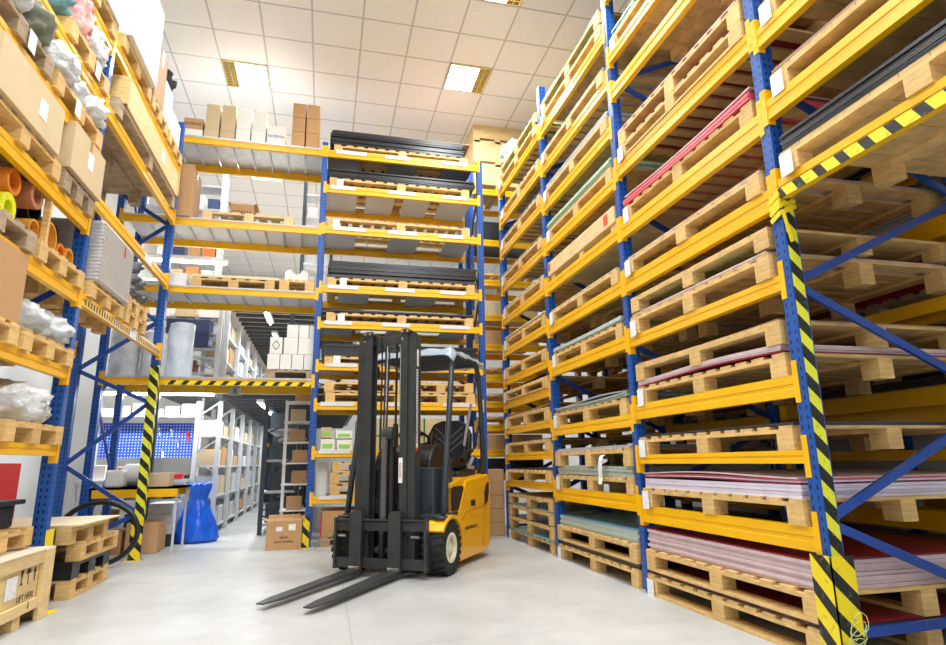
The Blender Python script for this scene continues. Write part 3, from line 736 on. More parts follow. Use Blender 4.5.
# black crates on pallets at the left edge
_, zz = pallet((-2.3, 4.5, .47), .8, .8, 'pallet resting on the shipping crate, left picture edge', h=.12)
bb = empty('plastic_bin', (-2.28, 4.5, zz+.001), 'black plastic bin on a pallet above the shipping crate', 'bin')
MB().box(-.28, .28, -.34, .34, 0, .15).obj('tray', BLACKP, bb, bevel=.02); MB().box(-.32, .32, -.38, .38, .15, .18).obj('rim', BLACKP, bb, bevel=.006)
MB().box(-2.64, -2.62, 4.1, 4.92, 0, 1.05)
o = MB().box(-2.66, -2.63, 5.35, 6.35, .02, 1.02).obj('red_panel', RED); tag(o, 'red panel standing behind the left rack, crossed by white straps', 'panel')
q = MB(); q.bar((-2.628, 5.5, .05), (-2.628, 5.9, 1.0), .003, .02).bar((-2.628, 5.9, .05), (-2.628, 5.5, 1.0), .003, .02); q.obj('strap', WHITEP, o)
o = MB().box(-2.66, -2.63, 4.75, 5.2, .02, 1.05).obj('wooden_board', WOODP); tag(o, 'pale wooden board leaning behind the left rack post', 'board')
# large ring of black pipe
q = MB(); rg = []
for k in range(40):
    a = 2*PI*k/40; rg.append((.36*math.cos(a), 0, .33+.30*math.sin(a)))
q.tube(rg, .026, 10, closed=True); o = q.obj('coiled_pipe', BLACKP, None, (-2.16, 7.05, 0), smooth=True); tag(o, 'large black ring of flexible pipe standing behind the pallet stack', 'pipe ring')

# ================================================================== BACK RACK AND BRIDGE BAY
YB = 7.865; DB = .88
BR_ = empty('pallet_rack', (0, 0, 0), 'blue and yellow rack across the back with a bridge over the aisle marked B', 'rack')
XB = [-2.60, -.14, 2.08]
for i, x in enumerate(XB):
    h = [5.15, 5.36, 5.30][i]
    for y in (YB+.044, YB+DB-.044): post(BR_, x, y, h, wx=.075, wy=.088)
    brace_set(BR_, (x, YB+.09), (x, YB+DB-.09), [(.3, .9), (1.7, .95), (1.75, 2.5), (3.3, 2.55), (3.35, 4.1), (4.9, 4.15)], .04)
LT = [(2.03, .10), (3.18, .09), (4.09, .10), (5.25, .10)]
LBK = [(.586, .08), (1.137, .08), (1.73, .085), (2.23, .08), (2.79, .085), (3.28, .09), (4.11, .095), (4.71, .095), (5.25, .10)]
for (x0, x1, lv) in ((XB[0], XB[1], LT), (XB[1], XB[2], LBK)):
    for z, h in lv:
        for yy, fr in ((YB, -1), (YB+DB, 1)): beam(BR_, 'x', x0+.0375, x1-.0375, yy, z, h, fr, ch=.15)
LABS = mat('label_strip_plastic', (226, 226, 224), .35)
random.seed(11)
for z, h in LBK:
    for k, fx in enumerate((.02, .38, .74)):
        xa = XB[1]+.05+fx*2.1+random.uniform(-.02, .06)
        o = MB().box(xa, xa+.36+random.uniform(-.03, .08), YB-.006, YB-.0006, z-h*.45, z+.012).obj('label_strip', LABS, BR_)
        tag(o, 'pale label strip clipped to the beam')
# steel decks of the bridge bay, with folded joints
for z, h in LT:
    n = 10; w = (XB[1]-XB[0]-.08)/n
    for k in range(n):
        xa = XB[0]+.04+k*w
        m = MB().box(xa+.003, xa+w-.003, YB+.0, YB+DB, z+.0005, z+.004)
        m.box(xa+.004, xa+.010, YB+.05, YB+DB-.05, z-.03, z).box(xa+w-.010, xa+w-.004, YB+.05, YB+DB-.05, z-.03, z)
        m.box(xa+.003, xa+w-.003, YB-.008, YB-.002, z-.018, z+.004)
        m.obj('deck_panel', GALV if z > 5 or z < 2.5 else PANEL, BR_)
# light panels under the stored sheets
def panels(z, h, spans, m=PANEL):
    for a, b in spans:
        xa = XB[1]+.04+a*2.14; xb = XB[1]+.04+b*2.14
        MB().box(xa, xb, YB+.048, YB+DB-.048, z-.024, z-.002).obj('shelf_panel', m, BR_)
panels(4.71, .09, [(.0, .20), (.26, .45), (.51, .69), (.76, .97)])
panels(5.25, .09, [(.0, .22), (.40, .60), (.78, .98)], SHEETC['dark'])
panels(4.11, .09, [(.0, .20), (.42, .62), (.80, .97)])
panels(3.28, .09, [(.1, .30), (.55, .75)])
panels(2.79, .09, [(.0, .20), (.42, .60), (.78, .95)])
panels(2.23, .09, [(.0, .22), (.78, .96)])
panels(1.73, .09, [(.0, .3), (.36, .64), (.7, 1.)])
panels(1.137, .09, [(.0, .3), (.36, .64), (.7, 1.)])
panels(.586, .09, [(.0, .3), (.36, .64), (.7, 1.)])
# striped tape on bridge beam, aisle sign
o = MB().box(XB[0]+.75, XB[1]-.04, YB-.005, YB-.0008, 1.935, 1.985).obj('striped_tape', HAZX, BR_); tag(o, 'black and yellow striped tape')
sg = MB().box(-1.27, -1.12, YB+DB-.06, YB+DB-.05, 1.93, 2.03); sg.v = [(x, y, z-.03) for x, y, z in sg.v]
o = sg.obj('aisle_sign', mat('sign_beige', (212, 208, 196), .5), None); tag(o, 'small grey sign with black letter B on the bridge beam', 'sign')
text('sign_letter', 'B', .1, INK, o, (-1.195, YB+DB-.0615, 1.95), (PI/2, 0, 0))
g = guard(-.165, YB+.02, .36, .085, .09, 'small black and yellow guard at the foot of the back rack post')

def bp_(x0, x1, z, label, wood=WOOD, base=True, h=.13, gap=True, paper=None, dep=.84):
    r, zt = pallet(((x0+x1)/2, YB+.43, z+.001), x1-x0, dep, label, 'pallets on the back rack', rz=PI/2, base=base, wood=wood, h=h, gap=gap, paper=paper)
    return zt+.001
def bs(x0, x1, z, n, t, c, where, dep=.84, bow=0, seed=0):
    return sheets(((x0+x1)/2, YB+.43, z), x1-x0, dep, n, t, c, where, bow, seed, rz=PI/2, jit=.02)
xa, xb = -.06, 2.0
z = bp_(xa+.04, xb-.1, 5.25, 'long pallet under black panels, very top of the back rack', h=.10)
z = bs(xa, xb-.16, z, 9, .024, 'black', 'at the very top of the back rack'); bs(xa+.05, xb-.05, z, 1, .012, 'brown', 'covering the black pile on top of the back rack')
z = bp_(xa, xb-.08, 4.71, 'long pallet under black panels, second beams from top of back rack', paper=.85)
z = bs(xa, xb, z, 6, .022, 'black', 'second beams from top of back rack')
bp_(xa, xb-.08, 4.11, 'long empty looking pallet between grey panels, third beams from top of back rack', paper=.88, h=.14)
z = bp_(xa+.02, xb-.02, 3.28, 'long pallet under the thick black pile, fourth beams from top of back rack', h=.12, paper=.8)
z = bs(xa, xb, z, 1, .04, 'dark', 'under the thick black pile, back rack'); z = bs(xa+.04, xb, z, 8, .024, 'black', 'in the thick pile, fourth beams from top of back rack')
z = bp_(xa+.03, xb-.05, 2.79, 'long pallet under charcoal sheets, just above the forklift mast', paper=.8)
z = bs(xa+.03, xb-.05, z, 3, .014, 'dark', 'above the forklift mast, back rack')
z = bp_(xa+.03, xb-.08, 2.23, 'long pallet under black panels right behind the mast top', h=.11, paper=.82)
z = bs(xa, xb, z, 4, .04, 'black', 'right behind the mast top, back rack')
z = bp_(xa+.06, 1.0, 1.73, 'lower left pallet of four behind the forklift mast', h=.14); bp_(xa+.04, .98, z, 'upper left pallet of four behind the forklift mast', h=.14)
z = bp_(1.06, xb-.04, 1.73, 'lower right pallet of four behind the forklift roof', h=.14); bp_(1.05, xb-.06, z, 'upper right pallet of four behind the forklift roof', h=.14)
# cream cartons with green strap
for k, (x0, x1, zz, hh) in enumerate(((.42, .98, 1.14, .40), (1.0, 1.55, 1.14, .40))):
    c = box_thing('long_carton', ((x0+x1)/2, YB+.42, zz+.001), x1-x0, .78, hh, CARDL, ['long cream carton with green strap, seen between the mast rails', 'long cream carton with green strap, under the forklift roof'][k], 'box', tape=False)
    tag(MB().box(-(x1-x0)/2-.002, (x1-x0)/2+.002, -.393, -.3905, hh*.42, hh*.46).obj('strap', GREEN, c), 'green strap')
    tag(MB().box(-.012, .012, -.393, -.3905, 0, hh).obj('strap', GREEN, c), 'green strap')
bt = empty('storage_box', (1.78, YB+.35, 1.138), 'white box with green label behind the driver seat on the back rack', 'box')
MB().box(-.16, .16, -.25, .25, 0, .3).obj('body', CARDW, bt, bevel=.006); MB().box(-.1, .1, -.2535, -.2515, .05, .14).obj('green_label', mat('lime_label', (150, 210, 90), .5), bt)
# small white shelf insert with boxes and green-labelled packs, left end of that level
for k, (x0, w_, z0, h_, mm, lb) in enumerate(((-.04, .18, 1.139, .14, CARDW, 'white pack with lime label, left end of the back rack'), (.16, .2, 1.139, .13, CARDW, 'wide white pack with lime label beside the mast'), (-.04, .14, 1.30, .13, CARDL, 'beige pack on the white pack, left end of the back rack'), (.14, .22, 1.29, .10, CARDW, 'white pack lying on the wide one beside the mast'))):
    c = box_thing('storage_pack', (x0+w_/2, YB+.25, z0), w_-.01, .3, h_, mm, lb, 'box', tape=False, bevel=.003)
    tag(MB().box(-w_*.35, w_*.35, -.1535, -.1515, h_*.2, h_*.6).obj('lime_label', mat('lime_label', (150, 210, 90), .5), c), 'lime green label')
z = bp_(.10, .75, .586, 'lowest of three small pallets beside the mast foot, back rack', h=.14)
z = bp_(.09, .74, z, 'middle of three small pallets beside the mast, back rack', h=.14); z = bp_(.12, .72, z, 'topmost of three small pallets beside the mast, back rack', h=.13)
tag(MB().box(-.07, .06, YB+.2, YB+.6, .59, 1.0).obj('white_board', CARDW), 'narrow white board at left end of the back rack, low', 'board')
box_thing('cardboard_box', (1.2, YB+.42, .587), .75, .7, .4, CARD, 'brown carton behind the forklift battery, low in the back rack', 'box')
box_thing('cardboard_box', (1.78, YB+.42, .587), .34, .7, .34, CARD, 'small brown carton behind the driver seat, low in the back rack', 'box')
_, z = pallet((.48, YB+.42, 0), .95, .8, 'dark-gapped pallet on the floor under the labelled brown carton', rz=PI/2, base=True, h=.11, wood=WOODD)
c = box_thing('cardboard_box', (.48, YB+.40, z+.001), .95, .76, .30, CARD, 'brown carton with white label and red corner on floor pallet', 'box', tape=False, paper=('-y', -.24, .16, .15, .11))
MB().box(-.478, -.46, -.385, -.36, .01, .29).obj('red_corner', RED, c)
for k in range(5):
    box_thing('cardboard_box', (1.97, YB+.3, .002+k*.155), .34 if k % 2 else .36, .4, .15, CARD, ['bottom', 'second', 'middle', 'fourth', 'top'][k]+' flat brown carton of the column behind the forklift tail', 'box', 'carton column behind the forklift')
    box_thing('cardboard_box', (2.30, YB+.55, .002+k*.175), .28, .4, .17, CARD, ['bottom', 'second', 'middle', 'fourth', 'top'][k]+' carton of the column beside the right rack end', 'box', 'carton column by the right rack')
# bridge bay goods: top
zt = 5.255
def nbox(x0, x1, z0, z1, mm, lb, y=YB+.22, d=.34, word=None, wc=INK, group=None, rz=0):
    c = box_thing('cardboard_box', ((x0+x1)/2, y, z0+.001), x1-x0-.008, d, z1-z0-.002, mm, lb, 'box', group, tape=(word is None), bevel=.003, rz=rz)
    if word: text('carton_lettering', word, (x1-x0)*.24, wc, c, (0, -d/2-.0015, (z1-z0)*.45), (PI/2, 0, 0))
    return c
nbox(-2.0, -1.74, zt, zt+.12, CARDW, 'flat white carton under the brown NORMA carton, top shelf'); nbox(-1.99, -1.75, zt+.12, zt+.28, CARD, 'brown NORMA carton on a white one, top shelf', word='NORMA')
xs_ = [-1.73, -1.53, -1.33, -1.13, -.93]
for k in range(4):
    mm = [CARDL, CARDL, CARDW, CARDW][k]; hh = [.52, .53, .51, .50][k]; cn = ['first', 'second', 'third', 'fourth'][k]
    nbox(xs_[k], xs_[k+1]-.01, zt, zt+.14+.06*(k > 1), mm, f'lower carton of the {cn} pale stack from the left, top shelf'); nbox(xs_[k]+.005, xs_[k+1]-.012, zt+.14+.06*(k > 1), zt+hh, mm, f'upper carton of the {cn} pale stack from the left, top shelf')
nbox(-.93, -.68, zt+.0, zt+.30, CARDW, 'white NORMA carton with blue lettering, top shelf', word='NORMA', wc=BLUEINK)
for k in range(2):
    for j in range(3):
        nbox(-.60+k*.19, -.42+k*.19, zt+j*.22, zt+j*.22+.218, CARD, f'{["bottom", "middle", "top"][j]} brown carton of the {["left", "right"][k]} tall stack, top shelf', d=.44)
# second level of the bridge bay
pallet((-1.08, YB+.35, 4.096), 1.14, .62, 'flat pale pallet on the second bridge shelf from top', rz=PI/2, h=.13, base=False, wood=WOODP)
nbox(-2.02, -1.78, 4.095, 4.82, CARD, 'tall brown carton at left end of the second bridge shelf', d=.5)
c = nbox(-1.36, -1.06, 4.232, 4.46, CARD, 'open brown NORMA carton standing on the flat pale pallet', word='NORMA', d=.3, y=YB+.45)
for s in (-1, 1): MB().bar((s*.145, 0, .226), (s*.19, 0, .25), .004, .28, up=(0, 1, 0)).obj('flap', CARD, c)
# third level
pallet((-1.2, YB+.30, 3.186), 1.0, .6, 'wooden pallet under a folded cream sheet, third bridge shelf', rz=PI/2, h=.12)
sheets((-1.17, YB+.30, 3.31), 1.05, .58, 1, .035, 'cream', 'on the third bridge shelf', rz=PI/2)
pallet((-.42, YB+.30, 3.186), .44, .6, 'short wooden pallet under the white notched block, third bridge shelf', rz=PI/2, h=.15, nblk=2)
q = MB(); P_ = [(-.15, 0), (-.15, .16), (-.11, .19), (-.06, .19)]+[(.062*math.cos(a), .19-.062*math.sin(a)) for a in [PI*(1-k/8) for k in range(9)]]+[(.06, .19), (.11, .19), (.15, .16), (.15, 0)]
q.prism(P_, -.1, .1, 1); o = q.obj('notched_block', WHITEP, None, (-.44, YB+.3, 3.338)); tag(o, 'white block with a round notch on the short pallet, bridge shelf', 'block')
nbox(-1.98, -1.76, 3.185, 3.36, CARDW, 'white carton at left end of the third bridge shelf')
# lowest level
zl = 2.036
_, z = pallet((-.44, YB+.35, zl), .62, .62, 'pallet under white cartons at right end of the striped bridge beam', rz=PI/2, h=.12, nblk=2, wood=WOODD)
n_ = 0
for r_, (zz, xs2) in enumerate(((z, [-.74, -.585, -.44, -.29, -.13]), (z+.2, [-.55, -.37, -.13]), (z+.42, [-.52, -.37, -.24, -.12]))):
    for k in range(len(xs2)-1):
        mm = CARDW; n_ += 1
        c = nbox(xs2[k], xs2[k+1], zz+.001, zz+[.2, .22, .17][r_], mm, f'white carton, {["bottom", "middle", "top"][r_]} row, {["first", "second", "third", "fourth"][k]} from left, on bridge beam', group='white cartons on the bridge beam', d=.5, y=YB+.33)
c = nbox(-.72, -.56, z+.202, z+.42, CARDW, 'white carton printed with a black diamond symbol on bridge beam', d=.5, y=YB+.33, word=' ')
q = MB(); 
for a, b in (((-.045, 0), (0, .06)), ((0, .06), (.045, 0)), ((.045, 0), (0, -.06)), ((0, -.06), (-.045, 0))): q.bar((a[0], 0, a[1]), (b[0], 0, b[1]), .001, .007)
q.prism([(-.018, .045), (.018, .045), (0, .062)], -.001, .0005, 1).prism([(-.018, -.045), (.018, -.045), (0, -.062)], -.001, .0005, 1)
q.obj('diamond_symbol', INK, c, (0, -.2515, .11))
for k, (x, r_, h_, lb) in enumerate(((-2.46, .17, .62, 'left big white wrapped roll on the bridge shelf behind the braces'), (-2.10, .17, .58, 'right big white wrapped roll on the bridge shelf behind the braces'))):
    o = MB().tube([(0, 0, 0), (0, 0, .02), (0, 0, h_-.03), (0, 0, h_)], [r_*.94, r_, r_, r_*.9], 28).obj('wrapped_roll', WRAPW, None, (x, YB+.36, zl), smooth=True); tag(o, lb, 'roll')
bm = bmesh.new(); bmesh.ops.create_cone(bm, cap_ends=True, segments=40, radius1=.17, radius2=.15, depth=.72)
bmesh.ops.subdivide_edges(bm, edges=[e for e in bm.edges if abs(e.verts[0].co.z-e.verts[1].co.z) > .5], cuts=22)
for v in bm.verts:
    k = 1+.16*noise.noise(Vector((v.co.x*9, v.co.y*9, v.co.z*4)))-.25*max(0, v.co.z-.25); v.co.x *= k; v.co.y *= k
me = bpy.data.meshes.new('wrapped_bundle'); bm.to_mesh(me); bm.free(); me.materials.append(mat('pale_blue_wrap', (206, 216, 226), .25, var=.1, bump=.5))
for p in me.polygons: p.use_smooth = True
o = link('wrapped_bundle', me, None, (-1.82, YB+.36, zl+.361)); tag(o, 'tall pale grey plastic-wrapped bundle beside the striped post', 'bundle')
# ------------------------------------------------------------------ rack section at far right of the back
R2_ = empty('pallet_rack', (0, 0, 0), 'narrow view of a rack section between the back rack and the right rack', 'rack')
YC = 8.80
def zc_(z): return .975+(z-.975)*YC/YB
for x in (2.17, 3.9):
    for y in (YC+.044, YC+.84): post(R2_, x, y, 5.7, wx=.075, wy=.088)
LV = [.82, 1.12, 1.46, 1.78, 2.0, 2.14, 2.56, 2.98, 3.49, 4.09, 4.88]
LV = [.82, 1.13, 1.46, 1.77, 2.13, 2.56, 2.98, 3.49, 4.09, 4.88]
for z in LV:
    for yy, fr in ((YC, -1), (YC+.88, 1)): beam(R2_, 'x', 2.2075, 3.8625, yy, zc_(z), .1, fr, ch=.15)
for k, z in enumerate(LV):
    if z > 4.5: continue
    zz = zc_(z)+.001
    if k in (2, 3, 4, 7): pallet((2.85, YC+.42, zz), 1.2, .8, f'wooden pallet in the narrow gap section, {ORD[k+1]}', 'pallets in the gap rack section', rz=PI/2, h=.12)
    else: box_thing('storage_box', (2.75, YC+.42, zz), 1.0, .8, .22+.1*(k == 8), [BLACKP, CARD, CARDL, BLACKP][k % 4], f'{["black", "brown", "beige", "black"][k % 4]} box in the narrow gap section, {ORD[k+1]}', 'box', tape=False)
zz = zc_(4.88)+.001
cr2 = empty('wooden_crate', (2.65, YC+.4, zz), 'tall plywood crate stack above the gap left of the right rack', 'crate')
for k in range(3):
    MB().box(-.42, .42, -.4, .4, .08+k*.42, .46+k*.42).obj('crate_box', WOODP, cr2, bevel=.004); 
    for x in (-.36, 0, .36): MB().box(x-.05, x+.05, -.4, .4, k*.42, .08+k*.42).obj('skid', WOOD, cr2)

# ------------------------------------------------------------------ floor goods near the aisle
c = box_thing('cardboard_box', (-.42, 7.96, 0), .40, .34, .33, CARD, 'open brown carton on the floor left of the back rack post', 'box', tape=True, paper=('-y', .09, .25, .08, .07), rz=.05)
tag(MB().box(-.09, -.02, -.173, -.1715, .21, .26).obj('paper_label', PAPER, c), 'white paper label')
text('carton_lettering', 'GLAS', .04, INK, c, (0, -.1725, .14), (PI/2, 0, 0)); text('carton_lettering', 'NICHT WERFEN', .03, INK, c, (0, -.1725, .09), (PI/2, 0, 0))
for (a, b) in (((-.2, 0), (-.25, .02)), ((.2, 0), (.235, .035))): MB().bar((a[0], 0, .328), (b[0], 0, .328+b[1]), .004, .32, up=(0, 1, 0)).obj('flap', CARD, c)
MB().bar((0, .17, .328), (0, .20, .37), .004, .38, up=(1, 0, 0)).obj('flap', CARD, c)
# blue sack
bm = bmesh.new(); NS, NR = 56, 40; rows = []
for i in range(NR+1):
    t = i/NR; z = .74*t
    if t < .72: r0 = .29*(1-.05*t)*(1-(t/.74)**1.25*.60)+.0; 
    else: r0 = .29*(.386+.0*(t-.72))+(t-.72)*.10*math.sin((t-.72)*9)
    if t < .05: r0 *= .86+t*2.8
    row = []
    for k in range(NS):
        a = 2*PI*k/NS; v = Vector((math.cos(a), math.sin(a), 0))
        fold = .05*math.sin(9*a+3*t)*(t)+.06*noise.noise(Vector((v.x*1.6, v.y*1.6, z*3+2)))+.05*noise.noise(Vector((v.x*4, v.y*4, z*6)))
        if t > .78: fold += .22*noise.noise(Vector((v.x*2.2, v.y*2.2, 7)))*(t-.78)/.22*2
        r = r0*(1+fold*1.6)
        zz = z + (0 if t < .85 else .05*noise.noise(Vector((v.x*3, v.y*3, 5)))*(t-.85)/.15)
        row.append(bm.verts.new((v.x*r*1.02, v.y*r*.85, zz)))
    rows.append(row)
for i in range(NR):
    for k in range(NS): bm.faces.new((rows[i][k], rows[i][(k+1) % NS], rows[i+1][(k+1) % NS], rows[i+1][k]))
bm.faces.new(list(reversed(rows[0]))); bm.faces.new(rows[-1])
me = bpy.data.meshes.new('rubbish_sack'); bm.to_mesh(me); bm.free(); me.materials.append(BAGB)
for p in me.polygons: p.use_smooth = True
o = link('rubbish_sack', me, None, (-1.60, 9.0, 0)); tag(o, 'shiny blue plastic sack standing on the floor by the grey shelves', 'sack')

# ------------------------------------------------------------------ work area left of the aisle
wb = empty('workbench', (-2.35, 9.6, 0), 'metal workbench with blue perforated tool board and grey shelves', 'workbench')
MB().box(-.85, .52, -.35, .40, .76, .80).obj('bench_top', GREYP, wb)
MB().box(-.85, .52, -.33, .38, .52, .54).obj('lower_shelf', GREYP, wb); MB().box(-.85, .52, -.33, .38, .16, .18).obj('lower_shelf', GREYP, wb)
for x in (-.83, .50):
    for y in (-.32, .38): MB().box(x-.02, x+.02, y-.02, y+.02, 0, .76).obj('leg', GREYP, wb)
def pegm():
    m = bpy.data.materials.new('blue_pegboard'); m.use_nodes = True; nt = m.node_tree; b = nt.nodes['Principled BSDF']
    x, y, z = xyz(nt)
    fx = mnode(nt, 'SUBTRACT', mnode(nt, 'FRACT', mnode(nt, 'DIVIDE', x, .042)), .5); fz = mnode(nt, 'SUBTRACT', mnode(nt, 'FRACT', mnode(nt, 'DIVIDE', z, .042)), .5)
    d = mnode(nt, 'MAXIMUM', mnode(nt, 'ABSOLUTE', fx), mnode(nt, 'ABSOLUTE', fz))
    nt.links.new(mixc(nt, mnode(nt, 'LESS_THAN', d, .2), lin((36, 78, 190)), lin((196, 214, 244))), b.inputs['Base Color']); b.inputs['Roughness'].default_value = .45
    return m
PEG = pegm()
for k in range(2): MB().box(-.84, .53, .395, .42, 1.10+k*.26, 1.35+k*.26).obj('tool_board', PEG, wb)
for x in (-.86, .53): MB().box(x-.015, x+.015, .38, .43, .8, 2.0).obj('upright', GREYP, wb)
MB().box(-.86, .52, .10, .42, 1.68, 1.70).obj('upper_shelf', GREYP, wb)
random.seed(5)
hk = [(-.6, 1.5), (-.05, 1.52), (.12, 1.5), (.35, 1.44), (.22, 1.34), (.45, 1.30), (-.7, 1.2), (.02, 1.2)]
for k, (x, z) in enumerate(hk):
    q = MB().bar((x, .39, z), (x+.02, .35, z-.10), .02, .02).cyl((x, .385, z), (x, .37, z+.03), .022, 8)
    o = q.obj('hand_tool', RED if k == 3 else CHROME, None, (wb.location.x, wb.location.y, 0)); tag(o, ['red handled tool hanging on the blue tool board' if k == 3 else 'small metal tool hanging on the blue tool board'][0], 'tool', None if k == 3 else 'tools on the blue board')
for k, (x, y, w_, d_, h_, mm, lb) in enumerate(((-.62, -.1, .22, .3, .20, CARDW, 'white canister at left end of the workbench'), (-.25, -.1, .26, .26, .18, CARDL, 'tan bin with red print on the workbench'), (.32, .08, .3, .2, .05, BLACKP, 'flat black machine on the workbench, right part'), (.05, .05, .22, .2, .08, GALV, 'low grey metal part in the middle of the workbench'), (.40, -.25, .14, .14, .07, RED, 'low red part at right end of the workbench'))):
    c = box_thing('bench_box', (wb.location.x+x, wb.location.y+y, .801), w_, d_, h_, mm, lb, 'box', tape=False, bevel=.01)
for k in range(9):
    x = -.75+.148*k; zz = .541 if k % 2 else   .181
    box_thing('storage_box', (wb.location.x+x, wb.location.y-.05, zz), .12, .4, .12+.05*(k % 3), [GREYP, BLACKP, CARD][k % 3], f'{["grey", "black", "brown"][k % 3]} box on the {"middle" if k % 2 else "bottom"} shelf of the workbench, position {["far left", "left end", "left", "left of centre", "centre", "right of centre", "right", "right end", "far right"][k]}', 'box', tape=False)
for k in range(6):
    x = -.72+.22*k
    box_thing('storage_box', (wb.location.x+x, wb.location.y+.26, 1.701), .19, .25, .10+.04*(k % 3), [CARDW, GREYP, CARDL][k % 3], f'{["white", "grey", "beige"][k % 3]} box on the shelf above the blue board, {["leftmost", "second from left", "third from left", "fourth from left", "fifth from left", "rightmost"][k]}', 'box', tape=False)
tag(MB().box(-2.31, -2.24, 9.15, 9.22, .0, 2.0).obj('grey_pillar', SLATE), 'dark grey steel pillar in front of the blue tool board', 'pillar')
# low shelf in front of the bench area with orange beam
ls = empty('low_rack', (-2.12, YB+.05, 0), 'low rack shelf with orange beam behind the striped left post', 'rack')
for x, w_ in ((-.44, .03), (.46, .012)):
    for y in (.08, .63): MB().box(x-w_, x+w_, y-w_, y+w_, 0, .72).obj('post', BLUEP if x < 0 else GREYP, ls)
for y in (.0, .66): MB().box(-.42, .48, y, y+.04, .63, .72).obj('beam', ORANGE, ls); MB().box(-.44, .5, 0, .7, .722, .74).obj('shelf_board', GREYP, ls)
z = .741
o = MB().pipe((-2.28, YB+.35, z+.14), (-2.08, YB+.30, z+.14), .13, .10, 24).obj('white_drum', WHITEP); tag(o, 'white round drum lying on the low rack shelf', 'drum')
box_thing('white_canister', (-2.34, YB+.2, z), .20, .22, .20, CARDW, 'white canister in front of the round drum on the low shelf', 'canister', tape=False, bevel=.03)
box_thing('storage_box', (-1.90, YB+.3, z), .26, .25, .16, CARDL, 'beige tray with brown spots on the low rack shelf', 'box', tape=False)
box_thing('cardboard_box', (-2.0, YB+.35, .002), .34, .4, .34, CARD, 'brown carton under the low rack shelf', 'box')
box_thing('cardboard_box', (-2.36, YB+.35, .002), .3, .4, .25, CARD, 'darker brown carton in the corner under the low shelf', 'box')
for k in range(3): box_thing('grey_drawer_box', (-1.96, 8.85, .15+k*.125), .28, .5, .12, GREYP, ['lowest', 'middle', 'upper'][k]+' grey bin stacked left of the blue sack', 'box', tape=False)
box_thing('dark_bin', (-1.96, 8.85, .0), .3, .5, .148, SLATE, 'dark bin under the grey bins left of the blue sack', 'bin', tape=False)
box_thing('cardboard_box', (-1.98, 8.42, .0), .22, .25, .24, CARD, 'small brown carton on the floor beside the grey bins', 'box')

# ------------------------------------------------------------------ grey two-storey shelving along aisle B
def shelf_bay(x0, x1, y0, y1, z0, z1, levels, label, dark=False):
    r = empty('shelving_unit', (0, 0, 0), label, 'shelving')
    pm_ = SLATE if dark else GREYP
    for y in (y0, y1):
        for x in (x0, x1): MB().box(x-.03, x+.03, y-.025, y+.025, z0, z1).obj('upright', pm_, r)
        n = 7; q = MB()
        for k in range(n):
            za = z0+(z1-z0)*k/n+.05; zb = z0+(z1-z0)*(k+1)/n+.0
            q.bar((x0, y, za), (x1, y, zb), .012, .02) if k % 2 else q.bar((x1, y, za), (x0, y, zb), .012, .02)
        q.obj('lattice', GALV if not dark else SLATE, r)
    for z in levels: MB().box(min(x0, x1)+.0, max(x0, x1)-.0, y0+.03, y1-.03, z-.03, z).obj('shelf', GREYP, r)
    return r
random.seed(21)
yy = [9.55, 10.85, 12.15, 13.45, 14.75, 16.05, 17.35]
DN = ['nearest', 'second', 'third', 'fourth', 'fifth', 'sixth']
for st_ in range(2):
    for k in range(6):
        z0, z1 = (0, 1.90) if st_ == 0 else (2.08, 3.30)
        lv = [.12, .55, .98, 1.42] if st_ == 0 else [2.14, 2.55, 2.95]
        shelf_bay(-1.50, -1.80, yy[k]+.03, yy[k+1]-.03, z0, z1, lv, f'{DN[k]} light grey shelving unit from the viewer, {"ground" if st_ == 0 else "upper"} storey of aisle B')
        for z in lv:
            for j in range(2 if k < 4 else 1):
                y = yy[k]+.35+j*.6; hh = random.uniform(.16, .30)
                ci = random.randrange(4)
                box_thing('storage_box', (-1.66, y, z+.001), .26, .48, hh, [CARD, CARDL, CARDW, GREYP][ci], f'{["brown", "beige", "white", "grey"][ci]} box in the {DN[k]} grey unit, {"ground" if st_ == 0 else "upper"} storey', 'box', f'{["brown", "beige", "white", "grey"][ci]} boxes in the {DN[k]} grey unit {st_}', tape=False, bevel=0)
# mezzanine decks (dark joists with pale boards)
JO = mat('dark_joist', (70, 72, 76), .5)
for (z, xw, nm) in ((1.94, .9, 'lower'), (3.36, .9, 'upper')):
    r = empty('mezzanine_floor', (0, 0, 0), f'{nm} slatted mezzanine floor over aisle B', 'floor deck')
    q = MB().box(-2.4, .6, 9.5, 17.4, z+.06, z+.09); q.obj('deck_boards', mat('deck_board', (236, 222, 204), .7) if nm == 'upper' else mat('deck_board_grey', (150, 152, 156), .7), r)
    for k in range(24):
        y = 9.55+k*.34; MB().box(-1.48, .5, y, y+(.09 if nm == 'lower' else .045), z, z+.06).obj('joist', JO, r)
# right side of aisle B: dark posts and boxes
for k in range(3):
    y0 = 9.5+k*2.0
    shelf_bay(-.84, -.35, y0, y0+1.9, 0, 1.92, [.15, .6, 1.05, 1.5], f'{["nearest", "middle", "farthest"][k]} dark shelving unit on the right of aisle B', dark=True)
    for z in (.15, .6, 1.05, 1.5): box_thing('storage_box', (-.6, y0+.7, z+.001), .4, .9, .25, SLATE, f'dark box, {["lowest", "second", "third", "top"][[.15, .6, 1.05, 1.5].index(z)]} shelf of the {["nearest", "middle", "farthest"][k]} dark unit', 'box', tape=False, bevel=0)
shelf_bay(-.55, .2, 9.5, 11.4, 2.08, 3.32, [2.14, 2.75], 'dark upper shelving unit behind the white cartons', dark=True)
